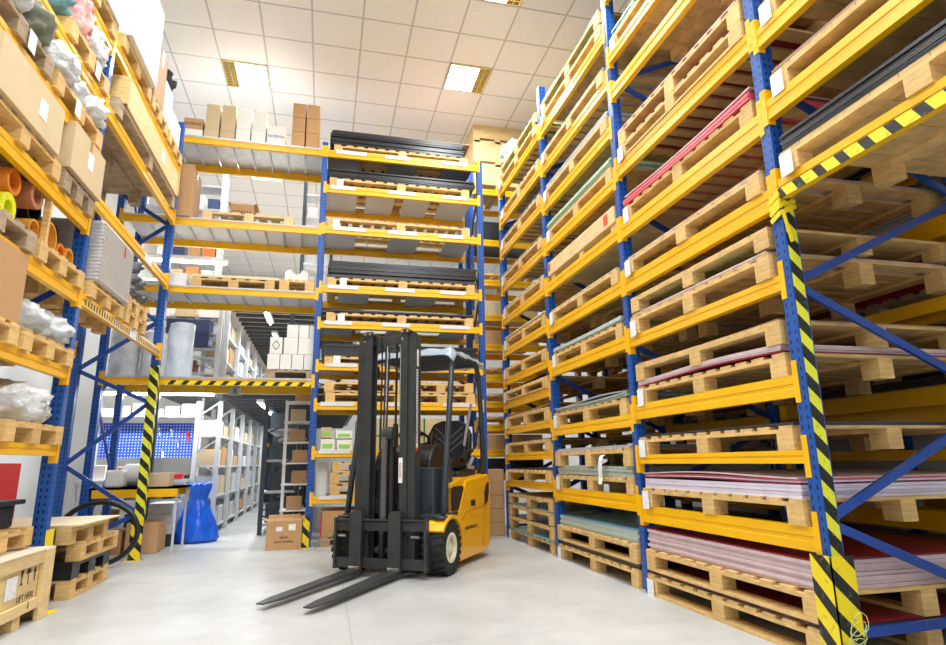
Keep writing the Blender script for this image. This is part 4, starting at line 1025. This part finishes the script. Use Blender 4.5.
# aisle end: black goods, with the unlit dark put into one black block
de = empty('dark_rack', (-1.1, 17.45, 0), 'storage rack painted dark as unlit, with yellow beam, at far end of aisle B', 'rack')
MB().box(-.42, .6, 0, .5, 0, 1.9).obj('unlit_black_goods', BLACKP, de); MB().box(-.42, .6, -.03, -.002, 1.45, 1.55).obj('beam', ORANGE, de); MB().box(-.1, .5, -.2, -.04, 1.56, 1.85).obj('carton', CARD, de)
# white open shelf beside the back rack post
ws = empty('white_shelf', (-.33, 8.95, 0), 'narrow white metal shelf unit with cartons beside the back rack', 'shelving')
for x in (-.19, .16):
    for y in (-.16, .16): MB().box(x-.012, x+.012, y-.012, y+.012, 0, 1.85).obj('upright', WHITEP, ws)
WSZ = [.38, .72, 1.0, 1.28, 1.56, 1.84]
for z in WSZ: MB().box(-.21, .18, -.19, .18, z-.02, z).obj('shelf', WHITEP, ws)
for k, (z, mm, lb) in enumerate(((.38, CARD, 'brown carton on the lowest white shelf'), (.72, CARD, 'brown carton on the second white shelf'), (1.28, CARD, 'brown carton on the fourth white shelf'), (1.0, CARD, 'brown carton on the third white shelf'), (1.56, CARDL, 'beige carton on the fifth white shelf'), (1.84, CARD, 'brown carton on top of the white shelf'))):
    box_thing('cardboard_box', (-.36+.05*(k % 2), 8.93, z+.001), .2, .25, .17, mm, lb, 'box')
box_thing('cardboard_box', (-.33, 8.93, .001), .3, .3, .3, CARD, 'brown carton on the floor under the white shelf', 'box')
# upper storey left: grey shelf with blue boxes
us = shelf_bay(-2.9, -1.56, 9.3, 9.5, 2.08, 3.35, [2.3, 2.66, 3.10], 'grey upper shelf with blue boxes behind the wrapped bundle')
for k, (x, z) in enumerate(((-2.12, 2.661), (-1.82, 2.661), (-2.12, 2.86), (-1.82, 2.86))):
    box_thing('blue_box', (x, 9.35, z), .28, .3, .195, mat('navy_box', (56, 72, 118), .5, var=.1), f'{["lower left", "lower right", "upper left", "upper right"][k]} dark blue box of four on the grey upper shelf', 'box', tape=False)
box_thing('cardboard_box', (-1.9, 9.35, 2.301), .14, .2, .16, mat('red_brown_box', (120, 70, 60), .6), 'small dark brown box under the blue boxes', 'box'); box_thing('dark_box', (-2.1, 9.35, 2.301), .2, .2, .12, SLATE, 'small slate box under the blue boxes, left', 'box', tape=False)
for k in range(4): box_thing('storage_box', (-2.7+.33*k, 9.38, 3.101), .28, .24, .17, [CARD, CARDW, CARDL, CARDW][k], f'{["brown", "white", "beige", "white"][k]} box above the blue boxes, {["leftmost", "second", "third", "rightmost"][k]}', 'box', tape=False)
# top storey shelves seen between the bridge beams
for (xa_, xb_, lb, dk) in ((-2.9, -1.72, 'white top-storey shelf with colourful boxes, left of bridge bay', False), (-.46, .0, 'grey top-storey shelf seen behind the back rack post', True)):
    r = empty('shelving_unit', (0, 0, 0), lb, 'shelving'); y0 = 9.6
    for x in (xa_, xb_): MB().box(x-.025, x+.025, y0-.02, y0+.3, 3.6, 5.6).obj('upright', SLATE if dk else WHITEP, r)
    for z in (3.75, 4.15, 4.55, 4.95, 5.35): MB().box(xa_, xb_, y0, y0+.3, z-.03, z).obj('shelf', GALV, r)
    for j, z in enumerate((3.75, 4.15, 4.55, 4.95)):
        for k in range(4 if not dk else 2):
            x = xb_-.14-k*.22 if not dk else xa_+.13+k*.2
            ci = (j+k) % 4
            box_thing('storage_box', (x, y0+.14, z+.001), .17, .22, .18+.05*(k % 2), [CARDW, mat('orange_box', (226, 120, 60), .6), CARD, mat('navy_box', (56, 72, 118), .5)][ci] if not dk else GREYP, f'{["white", "orange", "brown", "navy"][ci] if not dk else "grey"} box, {["lowest", "second", "third", "top"][j]} shelf, {["first", "second", "third", "fourth"][k]} from right, {"left" if not dk else "right"} top-storey shelf', 'box', tape=False, bevel=0)
tag(MB().box(-3.3, 1.6, 17.6, 17.7, 0, .01).obj('trim_1', WALL), kind='structure')
# fluorescent strip lights of the work area
for (x, y, z, L, lb) in ((-2.3, 9.35, 1.98, 1.5, 'fluorescent strip light over the workbench'), (-2.2, 9.2, 3.92, 1.4, 'fluorescent strip light over the upper storey')):
    r = empty('strip_light', (x, y, z), lb, 'light')
    MB().box(-L/2, L/2, -.05, .05, .02, .06).obj('housing', WHITEP, r); MB().cyl((-L/2+.02, 0, 0), (L/2-.02, 0, 0), .02, 10).obj('tube', mat('lit_tube', (255, 255, 255), .5, emit=(255, 255, 252), estr=14), r)
    if z > 3:
        for xx in (-L/2+.1, L/2-.1): MB().cyl((xx, 0, .06), (xx, 0, CEIL-z), .004, 6).obj('hanger_wire', GALV, r)
    area('lamp', (0, 0, -.04), L, .1, 30, (.95, .98, 1), parent=r)

for st_, z in ((0, 1.909), (1, 3.329)):  # lamps added to brighten both storeys of aisle B
    for k, y in enumerate((10.0, 11.7, 13.4, 15.6)):
        r = empty('strip_light', (-.95, y, z), f'added fill strip light under the {["lower", "upper"][st_]} mezzanine floor, {["nearest", "second", "third", "farthest"][k]} along aisle B', 'light')
        MB().box(-.05, .05, -.45, .45, -.02, .03).obj('housing', WHITEP, r); MB().cyl((0, -.43, -.035), (0, .43, -.035), .015, 10).obj('tube', mat('lit_tube', (255, 255, 255)), r)
        area('lamp', (0, 0, -.06), .1, .9, 16, (.95, .98, 1), parent=r)

# ================================================================== FORKLIFT
FL = empty('forklift', (.4986, 5.5846, 0), 'yellow electric forklift with dark mast and lowered forks, parked in the aisle', 'forklift', rz=math.atan2(-.55539, .83159))
FAB = mat('seat_vinyl', (26, 27, 29), .5, var=.1)
# --- forks
for u in (-.233, .152):
    m = MB(); n = 14; W2 = .058
    prof = []
    for i in range(n+1):
        t = i/n; y = -1.24*t-.0; th = .042*(1-t)+.010*t; w2 = W2*(1 if t < .86 else (1-(t-.86)/.14*.45)); z0 = .038+.0*t
        prof.append((y, w2, z0, z0+th))
    vs = []; fs = []
    for (y, w2, a, b) in prof: vs += [(-w2, y, a), (w2, y, a), (w2, y, b), (-w2, y, b)]
    for i in range(n):
        for k in range(4): fs.append((4*i+k, 4*i+(k+1) % 4, 4*i+4+(k+1) % 4, 4*i+4+k))
    fs += [(0, 1, 2, 3), tuple(4*n+k for k in (3, 2, 1, 0))]
    m.add(vs, fs); m.box(-W2, W2, -.002, .044, .038, .545); m.box(-W2*.8, W2*.8, -.0, .06, .47, .56)
    f = m.obj('fork', DARK, FL, (u, 0, 0), bevel=.004)
    e = MB().box(-W2*.92, W2*.92, -.012, -.004, .081, .10); tag(e.obj('wear_mark', CHROME, f), 'bright worn steel at the fork heel')
# --- carriage
m = MB()
m.box(-.47, .44, .05, .085, .39, .47).box(-.47, .44, .05, .085, .075, .16)
m.box(-.475, -.45, .03, .10, .065, .50).box(.42, .445, .03, .10, .065, .50)
m.box(-.47, .44, .03, .08, .475, .49)
m.box(-.02, .02, .05, .09, .17, .37).box(-.02, .02, .05, .09, .17, .39)
for k in range(18): m.box(-.45+k*.05-.006, -.45+k*.05+.006, .044, .052, .475, .487)
m.cyl((-.08, .11, .22), (.06, .11, .22), .03, 14)
m.obj('fork_carriage', DARK, FL, bevel=.004)
for x in (.33, -.40): MB().cyl((x-.04, .06, .345), (x+.04, .06, .345), .012, 10).obj('carriage_roller', CHROME, FL)
MB().tube([(-.02, .12, .30), (-.05, .09, .25), (-.02, .08, .2), (.03, .1, .22)], .012, 8).obj('hydraulic_hose', RUB, FL)
# --- mast
def rail(x0, x1, y0, y1, z0, z1, t=.016):
    q = MB(); q.box(x0, x1, y0, y0+t, z0, z1).box(x0, x1, y1-t, y1, z0, z1)
    s = x0 if x0 < 0 else x1-t
    q.box(s, s+t, y0+t, y1-t, z0, z1); return q
for s in (-1, 1):
    a, b = (-.32, -.225) if s < 0 else (.205, .29)
    r = rail(a, b, .12, .24, .06, 2.17).obj('outer_mast_rail', DARK, FL, bevel=.002)
    a, b = (-.235, -.16) if s < 0 else (.145, .215)
    r = rail(a, b, .10, .215, .08, 2.22).obj('inner_mast_rail', DARK, FL, bevel=.002)
    q = MB()
    for dx in (-.035, .02):
        q.cyl((s*.2+dx, .085, 2.19), (s*.2+dx, .25, 2.19), .024, 14)
    q.obj('mast_head_lug', DARK, FL, bevel=.002)
    q = MB()
    for dx in (-.035, .02): q.cyl((s*.2+dx, .083, 2.195), (s*.2+dx, .09, 2.195), .014, 10)
    q.cyl((s*.2-.035, .1, 2.12), (s*.2-.035, .085, 2.12), .012, 8)
    q.obj('roller_pin', CHROME, FL)
MB().box(-.215, .215, .17, .23, 2.09, 2.175).box(-.14, -.10, .15, .23, 2.03, 2.17).obj('mast_crossbar', DARK, FL, bevel=.004)
MB().box(-.31, .28, .24, .28, .52, .64).obj('mast_crossbar', DARK, FL, bevel=.004)
MB().cyl((.02, .19, .1), (.02, .19, 1.17), .042, 20).cyl((.02, .19, 1.17), (.02, .19, 1.20), .05, 20).obj('lift_cylinder', BLACKP, FL, smooth=False)
q = MB().cyl((-.03, .15, 1.24), (.07, .15, 1.24), .065, 24).cyl((-.025, .16, 1.26), (.065, .16, 1.26), .02, 12).box(.065, .08, .12, .2, 1.12, 1.33)
q.obj('chain_pulley', DARK, FL)
q = MB()
for k in range(46):
    z = .28+k*.0222; q.box(-.04, .015, .098, .112, z, z+.015); q.box(-.028, .003, .094, .116, z+.008, z+.02)
q.obj('lift_chain', mat('chain_steel', (130, 130, 130), .4, metal=.7), FL)
q = MB()
for i, x in enumerate((-.105, -.075, -.045)):
    q.tube([(x, .2, .4), (x, .2, 1.3), (x+.01*i, .2, 2.05)], .0085, 8)
q.tube([(.045, .21, 1.2), (.05, .21, 2.1)], .012, 8)
q.obj('hydraulic_hose', RUB, FL)
for x in (.085, -.06):
    MB().cyl((x, .22, 1.3), (x, .22, 2.12), .007, 8).obj('lift_rod', CHROME, FL)
# --- mast decals
o = MB().box(0.2912, 0.2924, .14, .178, 1.11, 1.83).obj('decal_strip', WHITEP, FL); tag(o, 'white decal strip with slanted black hatching')
q = MB()
for k in range(26):
    z = 1.15+k*.026; q.bar((.293, .142, z), (.293, .176, z+.018), .0012, .008, up=(0, 0, 1))
q.obj('hatch_marks', INK, o)
MB().box(0.2912, 0.2928, .13, .18, 1.08, 1.11).obj('red_decal', RED, FL)
MB().box(0.2912, 0.2924, .15, .185, 1.86, 2.02).obj('decal_strip', WHITEP, FL)
text('brand_lettering', 'JUNGHEINRICH', .05, INK, FL, (.2935, .118, 1.45), (PI/2, -PI/2, PI/2), sx=1.2)
o = MB().box(.14, .18, .094, .096, .80, 1.02).obj('caution_sticker', WHITEP, FL)
text('sticker_lettering', 'CAUTION', .032, mat('sticker_red', (190, 60, 50), .5), o, (.16, .0925, .91), (PI/2, -PI/2, 0), sx=.9)
# --- wheels
def wheel(x, y, r, w, name='front_wheel'):
    wz = r
    root = MB()
    n = 48; prof = [(-w/2, .55*r), (-w/2, .90*r), (-w*.42, .965*r), (w*.42, .965*r), (w/2, .90*r), (w/2, .55*r)]
    vs = []; fs = []
    for k in range(n):
        a = 2*PI*k/n
        for (px, pr) in prof: vs.append((px, pr*math.cos(a), pr*math.sin(a)))
    p = len(prof)
    for k in range(n):
        for j in range(p): fs.append((k*p+j, k*p+(j+1) % p, ((k+1) % n)*p+(j+1) % p, ((k+1) % n)*p+j))
    root.add(vs, fs)
    nt = 22
    for k in range(nt):     # chunky lugs, staggered left / right
        for s in (-1, 1):
            a = 2*PI*(k+(.5 if s > 0 else 0))/nt
            M = Matrix.Translation((s*w*.26, 0, 0)) @ Matrix.Rotation(a, 4, 'X') @ Matrix.Translation((0, 0, r*.965)) @ Matrix.Rotation(s*.25, 4, 'Z')
            root.box(-w*.25, w*.27, -.017, .017, -.02, r*.035, M)
            M2 = Matrix.Translation((s*w*.47, 0, 0)) @ Matrix.Rotation(a, 4, 'X') @ Matrix.Translation((0, 0, r*.86))
            root.box(-.004*s-.004, .006*s+.004, -.015, .015, -.02, r*.11, M2)
    t = root.obj(name, RUB, FL, (x, y, wz), smooth=False)
    s = 1 if x > 0 else -1
    q = MB().pipe((s*(w/2-.035), 0, 0), (s*(w/2+.002), 0, 0), .56*r, .44*r, 28).cyl((s*(w/2-.05), 0, 0), (s*(w/2-.045), 0, 0), .5*r, 24).cyl((s*(w/2-.05), 0, 0), (s*(w/2-.012), 0, 0), .2*r, 16)
    for k in range(5):
        a = 2*PI*k/5; c, d = .34*r*math.cos(a), .34*r*math.sin(a); q.cyl((s*(w/2-.047), c, d), (s*(w/2-.035), c, d), .014, 6)
    tag(q.obj('wheel_rim', RIM, t), 'cream painted wheel rim')
wheel(.45, .35, .232, .20); wheel(-.45, .35, .232, .20)
wheel(.10, 1.38, .19, .13, 'rear_wheel')
# --- yellow chassis: side silhouette (w, z) with wheel arch, lofted so the tail rounds off in plan
def arch(cy, cz, r, a0, a1, n=9): return [(cy+r*math.cos(a0+(a1-a0)*i/n), cz+r*math.sin(a0+(a1-a0)*i/n)) for i in range(n+1)]
side = [(.66, .06), (1.56, .06), (1.65, .10), (1.69, .30), (1.71, .60), (1.70, .80), (1.62, .845), (.84, .80), (.70, .60), (.64, .52)]
body = MB()
xs = [-.505, -.49, -.40, -.25, 0, .25, .40, .49, .505]
def taper(x):      # pull the tail in near the corners
    a = abs(x)/.505; return 1-.20*max(0, a-.45)**1.6/.55**1.6
vs = []
sideN = len(side)
for x in xs:
    k = taper(x); e = 0 if abs(x) < .5 else .012
    for (y, z) in side:
        yy = y if y < 1.2 else 1.2+(y-1.2)*k
        vs.append((x, yy-e*(1 if y > 1.2 else -1), z-e*(1 if z > .5 else -1)))
fs = []
for i in range(len(xs)-1):
    for j in range(sideN):
        fs.append((i*sideN+j, i*sideN+(j+1) % sideN, (i+1)*sideN+(j+1) % sideN, (i+1)*sideN+j))
fs += [tuple(range(sideN)), tuple((len(xs)-1)*sideN+k for k in reversed(range(sideN)))]
body.add(vs, fs)
body.obj('counterweight_body', FORKY, FL, bevel=.006)
for s in (-1, 1):     # fenders following the tyre
    P_ = arch(.37, .225, .285, 0.0, PI*.80, 14); Q_ = arch(.37, .225, .255, PI*.80, 0.0, 14)
    poly = P_+Q_
    a, b = (.385, .555) if s > 0 else (-.555, -.385)
    MB().prism(poly, a, b, 0).obj('fender', FORKY, FL)
    MB().prism([(.62, .07), (.70, .07), (.70, .50), (.62, .50), (.655, .35), (.665, .22)], a+.0, b-.045*(1 if s > 0 else -0), 0).obj('fender_skirt', FORKY, FL)
    MB().box(min(s*.30, s*.50), max(s*.30, s*.50), .22, .72, .485, .52).obj('step_plate', SLATE, FL, bevel=.004)
    # dark recess in the battery hood side and the tail vent
    MB().box(min(s*.44, s*.500), max(s*.44, s*.500), .50, .80, .53, .74).obj('battery_recess', BLACKP, FL)
    MB().prism([(.50, .52), (.86, .52), (.86, .83), (.50, .78)], min(s*.30, s*.492), max(s*.30, s*.492), 0).obj('battery_hood', FORKY, FL, bevel=.006)
    MB().box(min(s*.4925, s*.498), max(s*.4925, s*.498), .53, .76, .56, .75).obj('side_opening', BLACKP, FL)
    MB().box(min(s*.505, s*.512), max(s*.505, s*.512), .98, 1.10, .545, .60).obj('handle_slot', BLACKP, FL)
    MB().prism([(1.40, .52), (1.50, .56), (1.54, .66), (1.545, .76), (1.46, .74), (1.40, .66)], min(s*.500, s*.511), max(s*.500, s*.511), 0).obj('tail_vent', BLACKP, FL)
    q = MB(); q.bar((s*.5065, .86, .50), (s*.5065, 1.40, .52), .003, .006).bar((s*.5065, .70, .42), (s*.5065, .86, .50), .003, .006).bar((s*.5065, 1.34, .12), (s*.5065, 1.40, .52), .003, .005)
    q.obj('panel_seam', mat('dark_seam', (150, 100, 10), .5), FL)
text('model_lettering', 'JUNGHEINRICH 213', .042, INK, FL, (.508, .98, .345), (PI/2, 0, PI/2), sx=.95)
# --- dark front cowl / drive compartment
MB().box(-.40, .40, .30, .56, .30, .93).box(-.46, .46, .44, .62, .50, .92).obj('front_cowl', SLATE, FL, bevel=.012)
MB().box(-.38, .38, .30, .86, .12, .50).obj('underbody', BLACKP, FL)
q = MB(); q.tube([(.36, .29, .42), (.36, .27, .50), (.36, .28, .58), (.36, .33, .64), (.36, .40, .66)], .012, 10); q.cyl((.40, .30, .46), (.43, .30, .46), .03, 14)
q.obj('hydraulic_hose', RUB, FL)
# floor + seat pan
MB().box(-.44, .44, .56, .86, .52, .56).obj('floor_plate', RUB, FL)
MB().prism([(1.0, .80), (1.54, .83), (1.52, .90), (1.02, .88)], -.36, .36, 0).obj('seat_base_cover', BLACKP, FL, bevel=.01)
def cushion(name, pts, wid, mm, z=None):
    q = MB(); n = len(pts)
    vs = []
    segs = [(-1, .0), (-.96, .8), (-.85, 1), (-.4, .88), (0, .84), (.4, .88), (.85, 1), (.96, .8), (1, 0)]
    return q
seat = MB().box(-.20, .28, 1.03, 1.50, .90, .99).box(-.21, -.11, 1.05, 1.48, .96, 1.02).box(.19, .29, 1.05, 1.48, .96, 1.02).obj('seat_cushion', FAB, FL, bevel=.025)
MT = Matrix.Translation((.05, 1.46, .97)) @ Matrix.Rotation(-.16, 4, 'X')
bk = MB(); bk.prism([(-.22, 0), (.22, 0), (.265, .12), (.26, .32), (.20, .44), (.10, .48), (-.10, .48), (-.20, .44), (-.26, .32), (-.265, .12)], 0, .09, 1)
bk.v = [tuple(MT @ Vector(v)) for v in bk.v]
back = bk.obj('seat_back', FAB, FL, bevel=.02)
q = MB()
for s in (-1, 1):
    for k in range(3):
        q.bar((s*.03, -.004, .12+k*.08), (s*.17, -.004, .24+k*.08), .004, .016)
    q.bar((s*.205, -.006, .10), (s*.20, -.006, .36), .02, .012)
q.box(-.01, .01, -.004, 0, .05, .44)
q.v = [tuple(MT @ Vector(v)) for v in q.v]
tag(q.obj('seat_stitching', mat('seat_grey_ribs', (96, 98, 102), .6), back), 'grey ribs pressed in the seat back')
for x in (.35, -.25): MB().tube([(x-.01, 1.16, 1.0), (x, 1.30, 1.08), (x, 1.46, 1.10)], .022, 10).obj('armrest', BLACKP, FL)
q = MB().cyl((.28, 1.50, .90), (.30, 1.62, 1.02), .02, 8); q.bar((.27, 1.42, 1.15), (.31, 1.56, 1.62), .012, .035)
tag(q.obj('seat_belt', mat('grey_belt', (170, 172, 176), .5), FL), 'grey seat belt strap')
# dashboard hump, steering column and wheel
hp = arch(.66, .93, .22, PI*.08, PI*.96, 12)
MB().prism(hp+[(.44, .90), (.88, .90)], -.30, .30, 0).obj('dashboard', BLACKP, FL, bevel=.02)
MB().tube([(-.06, .70, 1.0), (-.06, .82, 1.20)], [.06, .035], 14).obj('steering_column', BLACKP, FL)
cx_ = Vector((-.06, .84, 1.23)); ax = Vector((0, .45, .9)).normalized(); u1 = Vector((1, 0, 0)); v1 = ax.cross(u1)
q = MB(); q.tube([cx_+(u1*math.cos(a)+v1*math.sin(a))*.155 for a in [2*PI*k/28 for k in range(28)]], .014, 10, closed=True)
for a in (PI/2, PI*1.17, PI*1.83): q.tube([cx_, cx_+(u1*math.cos(a)+v1*math.sin(a))*.15], [.02, .012], 8)
q.cyl(cx_-ax*.02, cx_+ax*.02, .045, 16)
k_ = cx_+(u1*math.cos(.6)+v1*math.sin(.6))*.155; q.cyl(k_, k_+ax*.05, .02, 10)
q.obj('steering_wheel', BLACKP, FL)
for x in (.16, .21, .26):
    MB().tube([(x, .86, 1.05), (x+.01, .90, 1.20)], .006, 6).cyl((x+.01, .90, 1.195), (x+.012, .908, 1.235), .015, 10).obj('control_lever', BLACKP, FL)
# --- overhead guard
for s in (-1, 1):
    q = MB(); q.tube([(s*.49, .28, .50), (s*.49, .36, .90), (s*.485, .47, 1.45), (s*.47, .58, 1.92), (s*.455, .65, 2.02), (s*.44, .76, 2.06)], .028, 12)
    q.box(s*.49-.05, s*.49+.05, .20, .36, .485, .505); q.obj('guard_post', SLATE, FL, smooth=True)
    q = MB(); q.tube([(s*.45, 1.55, .80), (s*.45, 1.50, 1.45), (s*.44, 1.46, 1.90), (s*.44, 1.38, 2.02), (s*.44, 1.28, 2.06)], .028, 12)
    q.obj('guard_post', SLATE, FL, smooth=True)
    MB().tube([(s*.44, .70, 2.06), (s*.44, 1.30, 2.06)], .026, 10).obj('roof_side_rail', SLATE, FL, smooth=True)
for k in range(7):
    y = .66+k*.11
    MB().box(-.44, .44, y-.008, y+.008, 2.035, 2.07).obj('roof_bar', SLATE, FL)
MB().tube([(-.44, 1.38, 2.03), (0, 1.44, 2.035), (.44, 1.38, 2.03)], .024, 10).obj('roof_cross_rail', SLATE, FL)
MB().tube([(-.455, .65, 2.02), (0, .60, 2.03), (.455, .65, 2.02)], .024, 10).obj('roof_cross_rail', SLATE, FL)
# crumpled clear plastic sheet over the roof
bm = bmesh.new(); NX, NY = 34, 34; g_ = []
for i in range(NX+1):
    for j in range(NY+1):
        x = -.52+1.04*i/NX; y = .50+1.02*j/NY
        ex = max(0, abs(x)-.45); ey = max(0, .60-y, y-1.42)
        z = 2.10-ex*1.1-ey*.9+.018*noise.noise(Vector((x*7, y*7, 1)))+.01*noise.noise(Vector((x*17, y*17, 3)))
        g_.append(bm.verts.new((x, y, z)))
for i in range(NX):
    for j in range(NY):
        a = i*(NY+1)+j; bm.faces.new((g_[a], g_[a+1], g_[a+NY+2], g_[a+NY+1]))
me = bpy.data.meshes.new('roof_sheet'); bm.to_mesh(me); bm.free()
me.materials.append(mat('clear_roof_plastic', (172, 186, 198), .15, alpha=.6, bump=.3, bscale=20))
for p in me.polygons: p.use_smooth = True
o = link('roof_sheet', me, FL); o.modifiers.new('t', 'SOLIDIFY').thickness = .002
tag(o, 'crumpled clear plastic sheet covering the guard roof')
q = MB().box(-.40, -.33, .52, .56, 1.83, 1.95).cyl((-.36, .55, 1.89), (-.36, .50, 1.89), .045, 16); q.obj('work_light', BLACKP, FL)

# ================================================================== LIGHTS
LOUV = mat('louvre_metal', (214, 200, 150), .25, metal=.8)
TUBE = mat('lit_diffuser', (255, 255, 255), .5, emit=(255, 250, 240), estr=9)
def fixture(x, y, z, where, power, open_side=0):
    r = empty('ceiling_light', (x, y, z), f'square louvred ceiling light {where}', 'ceiling light', None if open_side else f'ceiling lights {where}')
    a, b = .30, .295
    MB().box(-a, a, -b, -b+.012, -.03, 0).box(-a, a, b-.012, b, -.03, 0).box(-a, -a+.012, -b, b, -.03, 0).box(a-.012, a, -b, b, -.03, 0).obj('frame', LOUV, r)
    s = open_side
    x0, x1 = (-a+.012, a-.012)
    if s < 0: x0 = -.13
    if s > 0: x1 = .13
    MB().box(x0, x1, -b+.012, b-.012, -.024, -.016).obj('diffuser', TUBE, r)
    if s:
        lv = MB(); e0, e1 = (-a+.012, -.13) if s < 0 else (.13, a-.012)
        for k in range(1, 9):
            yy = -b+.012+(2*b-.024)*k/9; lv.box(e0, e1, yy-.004, yy+.004, -.028, -.004)
        for k in range(3):
            xx = e0+(e1-e0)*k/2; lv.box(xx-.006, xx+.006, -b+.012, b-.012, -.028, -.004)
        lv.box(e0, e1, -b+.012, b-.012, -.004, -.002)
        lv.obj('louvre', LOUV, r)
    area('lamp', (0, 0, -.05), .52, .52, power, parent=r)
xl, xr = -1.61+.314, 1.53+.314
POW = 70
fixture(xl, 8.22, CEIL, 'above the cartons on the bridge bay', POW, -1)
fixture(xr, 7.60, CEIL, 'above the black sheets of the back rack', POW, 1)
fixture(xr, 5.74, CEIL, 'at the top edge of the picture, right of centre', POW, 1)
for x, y in ((xl, 4.5), (xl, 2.0), (xl, -.8), (xr, 3.2), (xr, 1.3), (xr, -1.0)):
    fixture(x, y, CEIL, 'over the aisle behind the viewer', POW, 0)
for x, y in ((xl, 11.3), (xl, 14.5), (xr, 11.3), (xr, 14.5)):
    fixture(x, y, CEIL, 'beyond the back rack', POW*.8, 0)
w = bpy.data.worlds.new('world'); SC.world = w; w.use_nodes = True
w.node_tree.nodes['Background'].inputs[0].default_value = (.9, .95, 1, 1); w.node_tree.nodes['Background'].inputs[1].default_value = .3

# ================================================================== CAMERA
cam = bpy.data.cameras.new('camera'); co = bpy.data.objects.new('camera', cam); COL.objects.link(co)
Rm = [[0.97144759, -0.23681987, -0.01435026], [0.03997198, 0.22298747, -0.97400145], [0.23386282, 0.94561776, 0.2260868]]
M = Matrix(((Rm[0][0], -Rm[1][0], -Rm[2][0]), (Rm[0][1], -Rm[1][1], -Rm[2][1]), (Rm[0][2], -Rm[1][2], -Rm[2][2]))).to_4x4()
M.translation = (0, 0, .975); co.matrix_world = M
cam.sensor_width = 36; cam.lens = 600.4538660399639/946*36; cam.clip_start = .05; cam.clip_end = 100
SC.camera = co
SC.view_settings.view_transform = 'Standard'; SC.view_settings.look = 'None'; SC.view_settings.gamma = 1
SC.view_settings.use_curve_mapping = False; SC.view_settings.exposure = 0.33
